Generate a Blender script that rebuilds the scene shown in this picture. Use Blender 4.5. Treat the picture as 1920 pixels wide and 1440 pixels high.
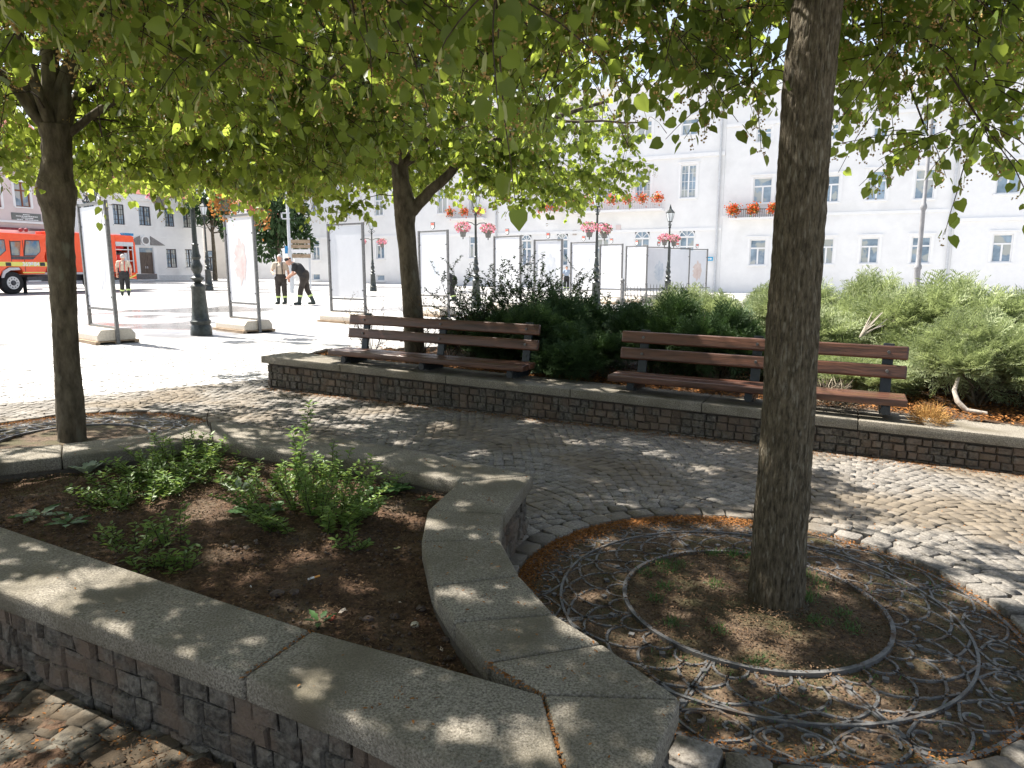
import bpy, bmesh, math, random
import numpy as np
from mathutils import Vector, Matrix, noise
R = math.radians
rng = random.Random(7)
for o in list(bpy.data.objects): bpy.data.objects.remove(o)
S = bpy.context.scene
COL = S.collection
# ------------------------------------------------------------------ camera, sky, sun, exposure
W_, H_, F_ = 1920, 1440, 1300.0
CAM_H = 1.48
TH = math.atan((720-503)/F_)                       # pitch below the horizon
cam_d = bpy.data.cameras.new('camera'); cam = bpy.data.objects.new('camera', cam_d); COL.objects.link(cam)
cam.location = (0, 0, CAM_H); cam.rotation_euler = (math.pi/2-TH, 0, 0)
cam_d.sensor_width = 36; cam_d.lens = 36*F_/W_; cam_d.clip_start = .05; cam_d.clip_end = 2000
cam_d.dof.use_dof = False
S.camera = cam
SUN = Vector((-.88, .47, 0)).normalized(); SUN_EL = R(55)
SUN = Vector((SUN.x*math.cos(SUN_EL), SUN.y*math.cos(SUN_EL), math.sin(SUN_EL)))
w = bpy.data.worlds.new("World"); S.world = w; w.use_nodes = True
nt = w.node_tree; nt.nodes.clear()
sky = nt.nodes.new('ShaderNodeTexSky'); sky.sky_type = 'NISHITA'; sky.sun_disc = False
sky.sun_elevation = SUN_EL; sky.sun_rotation = math.atan2(SUN.x, SUN.y)
sky.air_density = 1.0; sky.dust_density = 2.0; sky.ozone_density = 1.0
bg = nt.nodes.new('ShaderNodeBackground'); bg.inputs[1].default_value = .09
out = nt.nodes.new('ShaderNodeOutputWorld')
hs0 = nt.nodes.new('ShaderNodeHueSaturation'); hs0.inputs['Saturation'].default_value = .62
nt.links.new(sky.outputs[0], hs0.inputs['Color']); nt.links.new(hs0.outputs[0], bg.inputs[0]); nt.links.new(bg.outputs[0], out.inputs[0])
sl = bpy.data.lights.new('sun', 'SUN'); sl.energy = 5.0; sl.angle = R(.6); sl.color = (1, .94, .85)
so = bpy.data.objects.new('sun', sl); COL.objects.link(so); so.rotation_euler = SUN.to_track_quat('Z', 'Y').to_euler()
S.view_settings.view_transform = 'Standard'; S.view_settings.look = 'None'
S.view_settings.exposure = 1.58; S.view_settings.gamma = 1
S.render.engine = 'CYCLES'
S.cycles.max_bounces = 8; S.cycles.transparent_max_bounces = 4; S.cycles.caustics_reflective = False; S.cycles.caustics_refractive = False

# ------------------------------------------------------------------ layout helpers (the square slopes gently down to the right)
SL = -.0135
def gz(x): return SL*x
def ray(px, py):
    v = (720-py)/F_
    return Vector(((px-960)/F_, math.cos(TH)+v*math.sin(TH), -math.sin(TH)+v*math.cos(TH)))
def P(px, py, z=0):                                  # point at height z over the sloping ground
    r = ray(px, py); t = (z-CAM_H)/(r.z-SL*r.x); return (r.x*t, r.y*t)
def D(px, py, Y):
    r = ray(px, py); t = Y/r.y; return Vector((r.x*t, Y, CAM_H+r.z*t))
def V3(p, z): return (p[0], p[1], gz(p[0])+z)

# ------------------------------------------------------------------ materials
MATS = {}
def mat(name, c1, c2=None, scale=20, rough=.7, bump=0, bscale=None, metal=0, spec=.3, detail=4, stretch=(1, 1, 1),
        island=0, c3=None, s3=2.0, t3=(.45, .6), coord='Object', bdist=.01, vor=False, coat=0):
    if name in MATS: return MATS[name]
    m = bpy.data.materials.new(name); m.use_nodes = True; n = m.node_tree; N = n.nodes; L = n.links
    b = N['Principled BSDF']; b.inputs['Roughness'].default_value = rough; b.inputs['Metallic'].default_value = metal
    b.inputs['Specular IOR Level'].default_value = spec; b.inputs['Coat Weight'].default_value = coat
    c2 = c2 or tuple(min(1, x*1.12) for x in c1)
    tc = N.new('ShaderNodeTexCoord'); mp = N.new('ShaderNodeMapping'); mp.inputs['Scale'].default_value = stretch
    L.new(tc.outputs[coord], mp.inputs[0])
    nz = N.new('ShaderNodeTexNoise'); nz.inputs['Scale'].default_value = scale; nz.inputs['Detail'].default_value = detail
    nz.inputs['Roughness'].default_value = .65
    L.new(mp.outputs[0], nz.inputs[0])
    rp = N.new('ShaderNodeValToRGB'); rp.color_ramp.elements[0].position = .35; rp.color_ramp.elements[1].position = .65
    rp.color_ramp.elements[0].color = (*c1, 1); rp.color_ramp.elements[1].color = (*c2, 1)
    L.new(nz.outputs[0], rp.inputs[0]); colr = rp.outputs[0]
    if c3:
        n3 = N.new('ShaderNodeTexNoise'); n3.inputs['Scale'].default_value = s3; n3.inputs['Detail'].default_value = 6
        L.new(mp.outputs[0], n3.inputs[0])
        r3 = N.new('ShaderNodeMapRange'); r3.inputs[1].default_value = t3[0]; r3.inputs[2].default_value = t3[1]
        L.new(n3.outputs[0], r3.inputs[0])
        mx = N.new('ShaderNodeMix'); mx.data_type = 'RGBA'; L.new(r3.outputs[0], mx.inputs[0]); L.new(colr, mx.inputs[6])
        mx.inputs[7].default_value = (*c3, 1); colr = mx.outputs[2]
    if island:
        g = N.new('ShaderNodeNewGeometry'); r2 = N.new('ShaderNodeMapRange'); r2.inputs[3].default_value = 1-island; r2.inputs[4].default_value = 1+island
        L.new(g.outputs['Random Per Island'], r2.inputs[0])
        hs = N.new('ShaderNodeHueSaturation'); L.new(r2.outputs[0], hs.inputs['Value']); L.new(colr, hs.inputs['Color']); colr = hs.outputs[0]
    L.new(colr, b.inputs['Base Color'])
    if bump:
        t = N.new('ShaderNodeTexVoronoi' if vor else 'ShaderNodeTexNoise'); t.inputs['Scale'].default_value = bscale or scale*2
        if not vor: t.inputs['Detail'].default_value = 6
        L.new(mp.outputs[0], t.inputs[0])
        bp = N.new('ShaderNodeBump'); bp.inputs['Strength'].default_value = bump; bp.inputs['Distance'].default_value = bdist
        L.new(t.outputs[0], bp.inputs['Height']); L.new(bp.outputs[0], b.inputs['Normal'])
    MATS[name] = m; return m
def leafmat(name, c1, c2, ct, trans=.45, rough=.45, spec=.35):
    m = bpy.data.materials.new(name); m.use_nodes = True; n = m.node_tree; N = n.nodes; L = n.links
    b = N['Principled BSDF']; b.inputs['Roughness'].default_value = rough; b.inputs['Specular IOR Level'].default_value = spec
    g = N.new('ShaderNodeNewGeometry'); rp = N.new('ShaderNodeValToRGB')
    rp.color_ramp.elements[0].color = (*c1, 1); rp.color_ramp.elements[1].color = (*c2, 1)
    L.new(g.outputs['Random Per Island'], rp.inputs[0]); L.new(rp.outputs[0], b.inputs['Base Color'])
    t = N.new('ShaderNodeBsdfTranslucent')
    r2 = N.new('ShaderNodeValToRGB'); r2.color_ramp.elements[0].color = (*[x*.6 for x in ct], 1); r2.color_ramp.elements[1].color = (*ct, 1)
    L.new(g.outputs['Random Per Island'], r2.inputs[0]); L.new(r2.outputs[0], t.inputs[0])
    mx = N.new('ShaderNodeMixShader'); mx.inputs[0].default_value = trans
    L.new(b.outputs[0], mx.inputs[1]); L.new(t.outputs[0], mx.inputs[2]); L.new(mx.outputs[0], N['Material Output'].inputs[0])
    return m
M_cap = mat('granite_cap', (.09, .08, .064), (.37, .338, .285), 140, .88, .9, 230, spec=.2, c3=(.125, .11, .08), s3=3.2, t3=(.42, .72), bdist=.006, detail=7)
M_wallstone = mat('wall_sett', (.05, .044, .037), (.17, .153, .13), 38, .92, .9, 80, island=.2, bdist=.012, c3=(.14, .105, .08), s3=5)
M_mortar = mat('mortar', (.07, .06, .05), (.11, .095, .08), 60, .95, .5, 100)
M_sett = mat('granite_sett', (.11, .1, .088), (.25, .232, .208), 70, .88, .7, 120, island=.2, bdist=.006, c3=(.15, .125, .095), s3=1.1, spec=.3)
M_sett_sun = mat('sunlit_sett', (.36, .352, .342), (.48, .47, .455), 90, .75, .5, 130, island=.15, bdist=.005)  # paler sett copy for the open square, sunlight put into its colour
M_soil = mat('soil', (.034, .019, .011), (.115, .066, .038), 35, .95, .9, 60, c3=(.13, .095, .065), s3=4, t3=(.5, .7), bdist=.02)
M_pit = mat('pit_soil', (.045, .03, .02), (.15, .105, .068), 40, .95, .8, 70, c3=(.07, .06, .03), s3=5, bdist=.015)
M_iron = mat('cast_iron', (.09, .09, .09), (.17, .168, .165), 25, .6, .3, 90, metal=.35, spec=.5, c3=(.09, .06, .04), s3=9, t3=(.55, .7))
M_steel = mat('grey_steel', (.12, .12, .12), (.2, .2, .2), 20, .5, .1, metal=.4)
M_black = mat('black_steel', (.015, .02, .025), (.03, .037, .045), 20, .4, .1, metal=.2, spec=.5)
M_lamp = mat('lamp_green', (.03, .035, .033), (.07, .08, .075), 12, .4, .2, metal=.4, spec=.5)
M_wood = mat('varnished_wood', (.035, .016, .01), (.13, .055, .033), 14, .4, .5, 50, stretch=(.12, 1, 1), spec=.5, c3=(.2, .1, .065), s3=9, t3=(.58, .75), coat=.1)
M_paving = mat('plaza_paving', (.42, .42, .42), (.55, .54, .52), 1.2, .6, .3, 9, c3=(.3, .29, .29), s3=.25, t3=(.5, .75))
M_bark = mat('bark_dark', (.04, .032, .02), (.145, .12, .082), 75, .95, 1, 80, stretch=(1, 1, .25), bdist=.03, c3=(.2, .18, .14), s3=70, t3=(.56, .7))
M_bark2 = mat('bark_smooth', (.06, .048, .032), (.16, .132, .092), 14, .9, .6, 34, stretch=(1, 1, .4), bdist=.012, c3=(.17, .16, .12), s3=9, t3=(.6, .7))
M_twig = mat('twig', (.035, .025, .018), (.07, .05, .035), 20, .9)
M_leaf = leafmat('linden_leaf', (.018, .045, .01), (.12, .18, .04), (.5, .62, .09), .52)
M_bract = leafmat('linden_bract', (.32, .36, .13), (.5, .5, .24), (.65, .65, .28), .4)
M_blossom = leafmat('linden_blossom', (.45, .28, .08), (.6, .44, .18), (.6, .4, .15), .3, .8)
M_jun = leafmat('juniper_sunlit', (.16, .22, .1), (.46, .5, .3), (.42, .5, .2), .34, .6)  # paler needles for the junipers in sun, the sunlight put into the colour
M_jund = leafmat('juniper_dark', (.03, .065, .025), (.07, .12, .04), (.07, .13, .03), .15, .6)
M_dry = leafmat('dry_leaf', (.12, .08, .035), (.22, .14, .06), (.3, .18, .07), .2, .8)
M_spirea = leafmat('spirea_leaf', (.07, .15, .035), (.2, .3, .075), (.36, .5, .1), .4)
M_weed = leafmat('weed_leaf', (.05, .12, .04), (.1, .2, .07), (.2, .36, .08), .3)
M_litter = leafmat('litter', (.15, .06, .02), (.36, .165, .055), (.3, .16, .05), .1, .9, .1)
M_litter2 = leafmat('litter_brown', (.04, .024, .014), (.2, .13, .08), (.1, .06, .03), .1, .9, .1)
M_pebble = mat('pebble', (.05, .035, .03), (.13, .1, .085), 30, .8, .3, island=.5)
M_plaster = mat('white_plaster', (.76, .76, .76), (.83, .83, .825), .8, .85, .15, 30, c3=(.66, .66, .65), s3=.5, t3=(.55, .8))
M_trim = mat('white_trim', (.8, .8, .8), (.84, .84, .84), 3, .7)
M_pink = mat('pink_plaster', (.66, .56, .55), (.72, .62, .6), 1, .85, .15, 30)
M_glass = mat('window_glass', (.12, .18, .24), (.34, .44, .54), .8, .08, spec=.9, c3=(.42, .44, .42), s3=1.1, t3=(.5, .56))
M_dkframe = mat('dark_window_frame', (.035, .03, .03), (.06, .05, .05), 10, .5)
M_brframe = mat('brown_window_frame', (.2, .07, .035), (.26, .1, .05), 10, .5)
M_roof = mat('red_roof_tiles', (.25, .07, .05), (.38, .13, .09), 9, .8, .5, 12, island=.2)
M_panel = mat('poster_white', (.62, .635, .67), (.68, .695, .73), 1.5, .35, spec=.4)
M_concrete = mat('cream_concrete', (.5, .45, .38), (.62, .57, .49), 30, .9, .4, 60)
M_pallet = mat('pallet_wood', (.25, .18, .12), (.42, .32, .22), 20, .85, stretch=(.2, 1, 1))
M_redorange = mat('fire_orange', (.85, .075, .012), (.9, .1, .018), 3, .3, spec=.5, coat=.4)
M_yellow = mat('reflective_yellow', (.75, .7, .12), (.8, .74, .2), 4, .4)
M_rubber = mat('tyre_rubber', (.02, .02, .02), (.035, .035, .035), 30, .85, .3)
M_alu = mat('wheel_metal', (.45, .46, .48), (.6, .61, .62), 20, .35, metal=.6)
M_grey = mat('bumper_grey', (.5, .5, .52), (.58, .58, .6), 10, .5)
M_dkgrey = mat('chassis_grey', (.06, .06, .065), (.1, .1, .11), 10, .6)
M_red = mat('hose_red', (.6, .03, .03), (.7, .05, .04), 8, .5)
M_blue = mat('beacon_blue', (.02, .18, .4), (.03, .25, .5), 4, .2, spec=.6)
M_fw_red = leafmat('flower_red', (.65, .07, .02), (.85, .2, .04), (.6, .12, .03), .25, .7)
M_fw_pink = leafmat('flower_pink', (.75, .22, .32), (.9, .42, .5), (.7, .25, .35), .25, .7)
M_fw_orange = leafmat('flower_orange', (.4, .16, .04), (.62, .28, .07), (.5, .2, .05), .25, .7)
M_bucket = mat('basket_grey', (.13, .13, .12), (.2, .2, .19), 12, .7)
M_skin = mat('skin', (.55, .29, .2), (.63, .36, .26), 8, .6, spec=.3)
M_hair = mat('hair_dark', (.03, .022, .018), (.06, .045, .035), 60, .7)
M_hairg = mat('hair_grey', (.45, .43, .4), (.55, .53, .5), 60, .7)
M_khaki = mat('cloth_sand', (.5, .42, .32), (.6, .51, .4), 9, .9, .3, 30)
M_cblack = mat('cloth_black', (.022, .022, .024), (.045, .043, .042), 9, .85, .3, 30)
M_cbrown = mat('cloth_dark_brown', (.04, .033, .028), (.065, .055, .047), 9, .9, .3, 30)
M_boot = mat('boot_rubber', (.03, .04, .035), (.05, .065, .06), 9, .5)
M_hiviz = mat('reflective_band', (.6, .75, .25), (.7, .82, .35), 9, .5)
M_white = mat('white_paint', (.75, .75, .75), (.8, .8, .8), 3, .5)
M_darkred = mat('dark_red_fascia', (.2, .035, .045), (.26, .05, .06), 3, .6)
M_ltgrey = mat('pale_grey_metal', (.5, .52, .54), (.6, .62, .64), 6, .5)
M_lglass = mat('lantern_glass', (.55, .6, .62), (.65, .7, .72), 4, .15, spec=.6)
M_door = mat('door_brown', (.1, .075, .06), (.15, .11, .09), 14, .5, stretch=(1, 1, .2))
M_letter = mat('lettering_white', (.8, .8, .8), None, 3, .5)

# ------------------------------------------------------------------ object helpers
def tag(o, label=None, cat=None, group=None, kind=None):
    if label: o['label'] = label
    if cat: o['category'] = cat
    if group: o['group'] = group
    if kind: o['kind'] = kind
    return o
def empty(name, loc=(0, 0, 0), rz=0, label=None, cat=None, group=None):
    o = bpy.data.objects.new(name, None); COL.objects.link(o); o.location = loc; o.rotation_euler = (0, 0, rz)
    o.empty_display_size = .1
    return tag(o, label, cat, group)
def copy_tree(o, parent=None):
    c = o.copy(); COL.objects.link(c); c.parent = parent
    for ch in [x for x in bpy.data.objects if x.parent == o]: copy_tree(ch, c)
    return c
class MB:
    def __init__(s): s.v = []; s.f = []; s.m = []
    def add(s, vs, fs, mi=0):
        k = len(s.v); s.v.extend([tuple(p) for p in vs]); s.f.extend([tuple(i+k for i in f) for f in fs]); s.m.extend([mi]*len(fs)); return s
    def box(s, c, d, rz=0, rx=0, ry=0, mi=0):
        M = Matrix.Rotation(rz, 3, 'Z') @ Matrix.Rotation(ry, 3, 'Y') @ Matrix.Rotation(rx, 3, 'X')
        vs = [Vector(c)+M @ Vector((x*d[0]/2, y*d[1]/2, z*d[2]/2)) for x in (-1, 1) for y in (-1, 1) for z in (-1, 1)]
        return s.add(vs, [(0, 1, 3, 2), (4, 6, 7, 5), (0, 4, 5, 1), (2, 3, 7, 6), (0, 2, 6, 4), (1, 5, 7, 3)], mi)
    def b2(s, x0, x1, y0, y1, z0, z1, mi=0): return s.box(((x0+x1)/2, (y0+y1)/2, (z0+z1)/2), (abs(x1-x0), abs(y1-y0), abs(z1-z0)), mi=mi)
    def tube(s, path, rad, n=8, cap=True, mi=0):
        pts = [Vector(p) for p in path]; k = len(pts)
        if not hasattr(rad, '__len__'): rad = [rad]*k
        vs = []; up = None
        for i, p in enumerate(pts):
            t = (pts[min(i+1, k-1)]-pts[max(i-1, 0)]).normalized()
            if up is None: up = t.orthogonal().normalized()
            a = (up-t*up.dot(t)); a = a.normalized() if a.length > 1e-6 else t.orthogonal().normalized(); up = a; b = t.cross(a)
            vs += [p+(a*math.cos(2*math.pi*j/n)+b*math.sin(2*math.pi*j/n))*rad[i] for j in range(n)]
        fs = [(i*n+j, i*n+(j+1) % n, (i+1)*n+(j+1) % n, (i+1)*n+j) for i in range(k-1) for j in range(n)]
        if cap: fs += [tuple(range(n-1, -1, -1)), tuple((k-1)*n+j for j in range(n))]
        return s.add(vs, fs, mi)
    def lathe(s, prof, n=20, c=(0, 0, 0), mi=0):
        return s.tube([(c[0], c[1], c[2]+z) for r, z in prof], [r for r, z in prof], n, mi=mi)
    def prism(s, poly, z0, z1, mi=0):
        n = len(poly); vs = [(x, y, z0) for x, y in poly]+[(x, y, z1) for x, y in poly]
        return s.add(vs, [tuple(range(n-1, -1, -1)), tuple(range(n, 2*n))]+[(i, (i+1) % n, n+(i+1) % n, n+i) for i in range(n)], mi)
    def sph(s, c, r, sx=1, sy=1, sz=1, n=10, m=6, mi=0):
        vs = [(c[0]+r*sx*math.sin(math.pi*i/m)*math.cos(2*math.pi*j/n), c[1]+r*sy*math.sin(math.pi*i/m)*math.sin(2*math.pi*j/n), c[2]+r*sz*math.cos(math.pi*i/m)) for i in range(m+1) for j in range(n)]
        return s.add(vs, [(i*n+j, (i+1)*n+j, (i+1)*n+(j+1) % n, i*n+(j+1) % n) for i in range(m) for j in range(n)], mi)
    def build(s, name, m, parent=None, bevel=0, seg=2, smooth=False, shear=False, remesh=0, loc=None):
        me = bpy.data.meshes.new(name); me.from_pydata([(x, y, z+gz(x)) if shear else (x, y, z) for x, y, z in s.v], [], s.f); me.update()
        for mm in (m if isinstance(m, (list, tuple)) else [m]): me.materials.append(mm)
        if isinstance(m, (list, tuple)): me.polygons.foreach_set('material_index', s.m)
        bm = bmesh.new(); bm.from_mesh(me); bmesh.ops.remove_doubles(bm, verts=bm.verts, dist=1e-5)
        bmesh.ops.recalc_face_normals(bm, faces=bm.faces)
        if bevel:
            ed = [e for e in bm.edges if len(e.link_faces) == 2 and e.calc_face_angle(0) > .5]
            bmesh.ops.bevel(bm, geom=ed, offset=bevel, segments=seg, affect='EDGES', profile=.6, clamp_overlap=True)
        bm.to_mesh(me); bm.free()
        if smooth:
            me.polygons.foreach_set('use_smooth', [True]*len(me.polygons))
            if smooth != 2: me.set_sharp_from_angle(angle=R(40))
        o = bpy.data.objects.new(name, me); COL.objects.link(o); o.parent = parent
        if loc: o.location = loc
        if remesh:
            md = o.modifiers.new('r', 'REMESH'); md.mode = 'VOXEL'; md.voxel_size = remesh; md.use_smooth_shade = True
        return o
def npmesh(name, V, F, m, parent=None, smooth=False, mi=None):
    me = bpy.data.meshes.new(name); V = np.ascontiguousarray(V, dtype=np.float32).reshape(-1, 3); F = np.ascontiguousarray(F, dtype=np.int32)
    k = F.shape[1]; me.vertices.add(len(V)); me.vertices.foreach_set('co', V.ravel())
    me.loops.add(F.size); me.loops.foreach_set('vertex_index', F.ravel())
    me.polygons.add(len(F)); me.polygons.foreach_set('loop_start', np.arange(0, F.size, k, dtype=np.int32)); me.polygons.foreach_set('loop_total', np.full(len(F), k, dtype=np.int32))
    for mm in (m if isinstance(m, (list, tuple)) else [m]): me.materials.append(mm)
    if mi is not None: me.polygons.foreach_set('material_index', np.asarray(mi, dtype=np.int32))
    if smooth: me.polygons.foreach_set('use_smooth', np.ones(len(F), dtype=bool))
    me.update(calc_edges=True); me.validate()
    o = bpy.data.objects.new(name, me); COL.objects.link(o); o.parent = parent; return o
def frames(ax, nr):                                   # build rotation frames: y along ax, z close to nr
    ax = ax/np.linalg.norm(ax, axis=1, keepdims=True)
    x = np.cross(ax, nr); x /= np.linalg.norm(x, axis=1, keepdims=True)+1e-9
    z = np.cross(x, ax); return x, ax, z
def stamp(TV, TF, pos, ax, nr, size):                 # many copies of a small template joined into one mesh
    x, y, z = frames(ax, nr); n = len(pos); TV = np.asarray(TV, float)
    V = pos[:, None, :]+size[:, None, None]*(TV[None, :, 0:1]*x[:, None, :]+TV[None, :, 1:2]*y[:, None, :]+TV[None, :, 2:3]*z[:, None, :])
    F = np.asarray(TF)[None]+(np.arange(n)*len(TV))[:, None, None]
    return V.reshape(-1, 3), F.reshape(-1, len(TF[0]))
def unit(a): return a/(np.linalg.norm(a, axis=-1, keepdims=True)+1e-9)
LEAF_V = [(0, 0, 0), (.3, -.08, .05), (.5, .18, .1), (.44, .55, .07), (0, 1.05, -.08), (-.44, .55, .07), (-.5, .18, .1), (-.3, -.08, .05)]
LEAF_F = [(0, 1, 2, 3, 4), (0, 4, 5, 6, 7)]
OVAL_V = [(0, 0, 0), (.17, .3, .05), (.2, .6, .03), (0, 1, -.1), (-.2, .6, .03), (-.17, .3, .05)]
OVAL_F = [(0, 1, 2, 3), (0, 3, 4, 5)]
def inpoly(p, poly):
    x, y = p; r = False; n = len(poly)
    for i in range(n):
        x1, y1 = poly[i]; x2, y2 = poly[i-1]
        if (y1 > y) != (y2 > y) and x < (x2-x1)*(y-y1)/(y2-y1)+x1: r = not r
    return r
def facing(a, b):                                     # angle of local x axis running a -> b
    return math.atan2(b[1]-a[1], b[0]-a[0])

# ------------------------------------------------------------------ plan of the near planter, far wall, tree pits
CZ = .33
T_R = P(1455, 1150); T_R = (T_R[0]+.02, T_R[1]+.12)
T_L = P(136, 825); T_L = (T_L[0], T_L[1]+.12)
PIT_R = (1.10, 2.98); PIT_L = (T_L[0]-.05, T_L[1]-.02)
R_IN, R_OUT = .575, 1.09
C = lambda pts, z=CZ: [P(*p, z) for p in pts]
# matched (outer, inner) stations going round: front edge left -> right, corner, arc, back, left
fl0 = (-3.35, 3.35)                                    # off-frame front-left corner
front = [(( -3.2, 3.07), (-3.2, 3.62)), (P(0, 1107, CZ), P(0, 985, CZ)), (P(455, 1268, CZ), P(585, 1180, CZ))]
corner_out = (P(1223, 1440, CZ)[0]-.14, P(1223, 1440, CZ)[1]-.30)
notch = P(1018, 1300, CZ)
Ctip = P(1278, 1308, CZ)
arc_in = [P(*p, CZ) for p in ((1018, 1300), (915, 1240), (850, 1165), (808, 1098), (789, 1015), (801, 956), (859, 903))]
arc_out = [P(*p, CZ) for p in ((1278, 1308), (1130, 1205), (1040, 1150), (975, 1078), (938, 1010), (945, 963), (1000, 890))]
back_out = [P(*p, CZ) for p in ((1000, 890), (755, 840), (581, 812), (393, 788))]
back_in = [P(*p, CZ) for p in ((859, 903), (669, 864), (520, 845), (400, 824))]
left_out = [P(*p, CZ) for p in ((393, 788), (325, 805), (217, 821), (117, 832), (0, 841))]
left_in = [P(*p, CZ) for p in ((400, 824), (362, 826), (207, 847), (115, 856), (0, 868))]
lo_end = (-4.1, 4.05); li_end = (-3.6, 3.5)
left_out.append(lo_end); left_in.append(li_end)
# ---- cap stones: list of polygons (world xy)
def strip(o, i): return list(o)+list(reversed(i))
caps = []
f0, f1, f2 = front
caps.append(strip([(-3.95, 3.45), f1[0], f2[0]], [(-3.5, 3.72), f1[1], f2[1]]))
tip_front = (-.0, 1.36)
corner_out = (.205, 1.2); jt = (.15, 1.245)
caps.append(strip([f2[0], P(640, 1340, CZ), P(822, 1428, CZ), jt], [f2[1], P(760, 1228, CZ), notch]))
caps.append([jt, corner_out, Ctip, notch])
seg_idx = [(0, 1, 2), (2, 3), (3, 4), (4, 5), (5, 6)]
for idx in [(0, 1), (1, 2), (2, 3), (3, 4), (4, 5), (5, 6)]:
    caps.append(strip([arc_out[k] for k in idx], [arc_in[k] for k in idx]))
caps.append(strip(back_out[0:2], back_in[0:2])); caps.append(strip(back_out[1:4], back_in[1:4]))
caps.append(strip(left_out[0:4], left_in[0:4])); caps.append(strip(left_out[3:6], left_in[3:6]))
def shrink(poly, d):
    cx = sum(p[0] for p in poly)/len(poly); cy = sum(p[1] for p in poly)/len(poly)
    a = 0
    for i in range(len(poly)): a += poly[i-1][0]*poly[i][1]-poly[i][0]*poly[i-1][1]
    s = 1 if a > 0 else -1; n = len(poly); res = []
    for i in range(n):
        p0, p1, p2 = Vector(poly[i-1]), Vector(poly[i]), Vector(poly[(i+1) % n])
        e1 = (p1-p0).normalized(); e2 = (p2-p1).normalized()
        n1 = Vector((-e1.y, e1.x))*s; n2 = Vector((-e2.y, e2.x))*s
        b = (n1+n2); b = b.normalized() if b.length > .1 else n1
        q = p1+b*(d/max(.5, b.dot(n1))); res.append((q.x, q.y))
    return res
planter = empty('planter_wall', (0, 0, 0), 0, 'raised planter with worn granite coping in the foreground, curving round the tree grate', 'planter')
def rough_cap(poly, z0, z1, parent, name='coping_stone'):
    mb = MB(); mb.prism(shrink(poly, .0022), z0, z1)
    o = mb.build(name, M_cap, parent, bevel=.016, seg=3, smooth=True, shear=True)
    return o
for c in caps: rough_cap(c, CZ-.085, CZ, planter)
OUT = [(-3.95, 3.45), f1[0], f2[0], P(640, 1340, CZ), P(822, 1428, CZ), corner_out]+arc_out+back_out[1:]+left_out[1:]
INN = [(-3.5, 3.72), f1[1], f2[1], P(760, 1228, CZ)]+arc_in+back_in[1:]+left_in[1:]
def stone_face(mb, a, b, z0, z1, rows, seed, out, size=.105, depth=.035):   # coursed small setts on a wall face a->b, out = outward normal
    r = random.Random(seed); a = Vector((*a[:2], 0)); b = Vector((*b[:2], 0)); L = (b-a).length; u = (b-a)/L
    o = Vector((*out, 0)).normalized(); hh = (z1-z0)/rows
    for k in range(rows):
        s = -r.random()*size*.6
        while s < L:
            wd = size*r.uniform(.7, 1.3); s0 = max(0, s); s1 = min(L, s+wd); s += wd
            if s1-s0 < .02: continue
            g = .003; d = depth*r.uniform(.55, 1.1)
            zz0 = z0+k*hh+g+r.uniform(-.006, .006); zz1 = z0+(k+1)*hh-g+r.uniform(-.006, .006)
            def q(ss, zz, dd): p = a+u*ss+o*dd; return (p.x, p.y, zz)
            j = lambda m: r.uniform(-m, m)
            base = [q(s0+g+j(.004), zz0, 0), q(s1-g+j(.004), zz0, 0), q(s1-g+j(.004), zz1, 0), q(s0+g+j(.004), zz1, 0)]
            mid = [q(s0+g+j(.004), zz0+j(.004), d*.6), q(s1-g+j(.004), zz0+j(.004), d*.6), q(s1-g+j(.004), zz1+j(.004), d*.6), q(s0+g+j(.004), zz1+j(.004), d*.6)]
            ii = (s1-s0)*.1; iz = hh*.1
            top = [q(s0+g+ii, zz0+iz, d+j(.006)), q(s1-g-ii, zz0+iz, d+j(.006)), q(s1-g-ii, zz1-iz, d+j(.006)), q(s0+g+ii, zz1-iz, d+j(.006))]
            mb.add(base+mid+top, [(0, 1, 5, 4), (1, 2, 6, 5), (2, 3, 7, 6), (3, 0, 4, 7), (4, 5, 9, 8), (5, 6, 10, 9), (6, 7, 11, 10), (7, 4, 8, 11), (8, 9, 10, 11)])
core_o = shrink(OUT, .045); core_i = shrink(INN, -.01)
mb = MB(); n = len(core_o)
mb.add([(x, y, -.1) for x, y in core_o]+[(x, y, CZ-.084) for x, y in core_o], [(i, (i+1) % n, n+(i+1) % n, n+i) for i in range(n)])
mb.build('mortar_core', M_mortar, planter, shear=True)
mb = MB(); n = len(core_i)
mb.add([(x, y, .05) for x, y in core_i]+[(x, y, CZ-.084) for x, y in core_i], [(i, (i+1) % n, n+(i+1) % n, n+i) for i in range(n)])
mb.build('inner_face', M_mortar, planter, shear=True)
mb = MB()
for i in range(len(core_o)):
    a, b = core_o[i-1], core_o[i]; e = Vector((b[0]-a[0], b[1]-a[1]))
    if e.length < .02: continue
    nrm = (e.y, -e.x); cx = sum(p[0] for p in core_o)/len(core_o)
    mid = ((a[0]+b[0])/2+e.y/e.length*.01, (a[1]+b[1])/2-e.x/e.length*.01)
    if inpoly(mid, core_o): nrm = (-e.y, e.x)
    stone_face(mb, a, b, -.06, CZ-.086, 4, i, nrm, .095, .024)
mb.build('sett_facing', M_wallstone, planter, smooth=True, shear=True)

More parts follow.
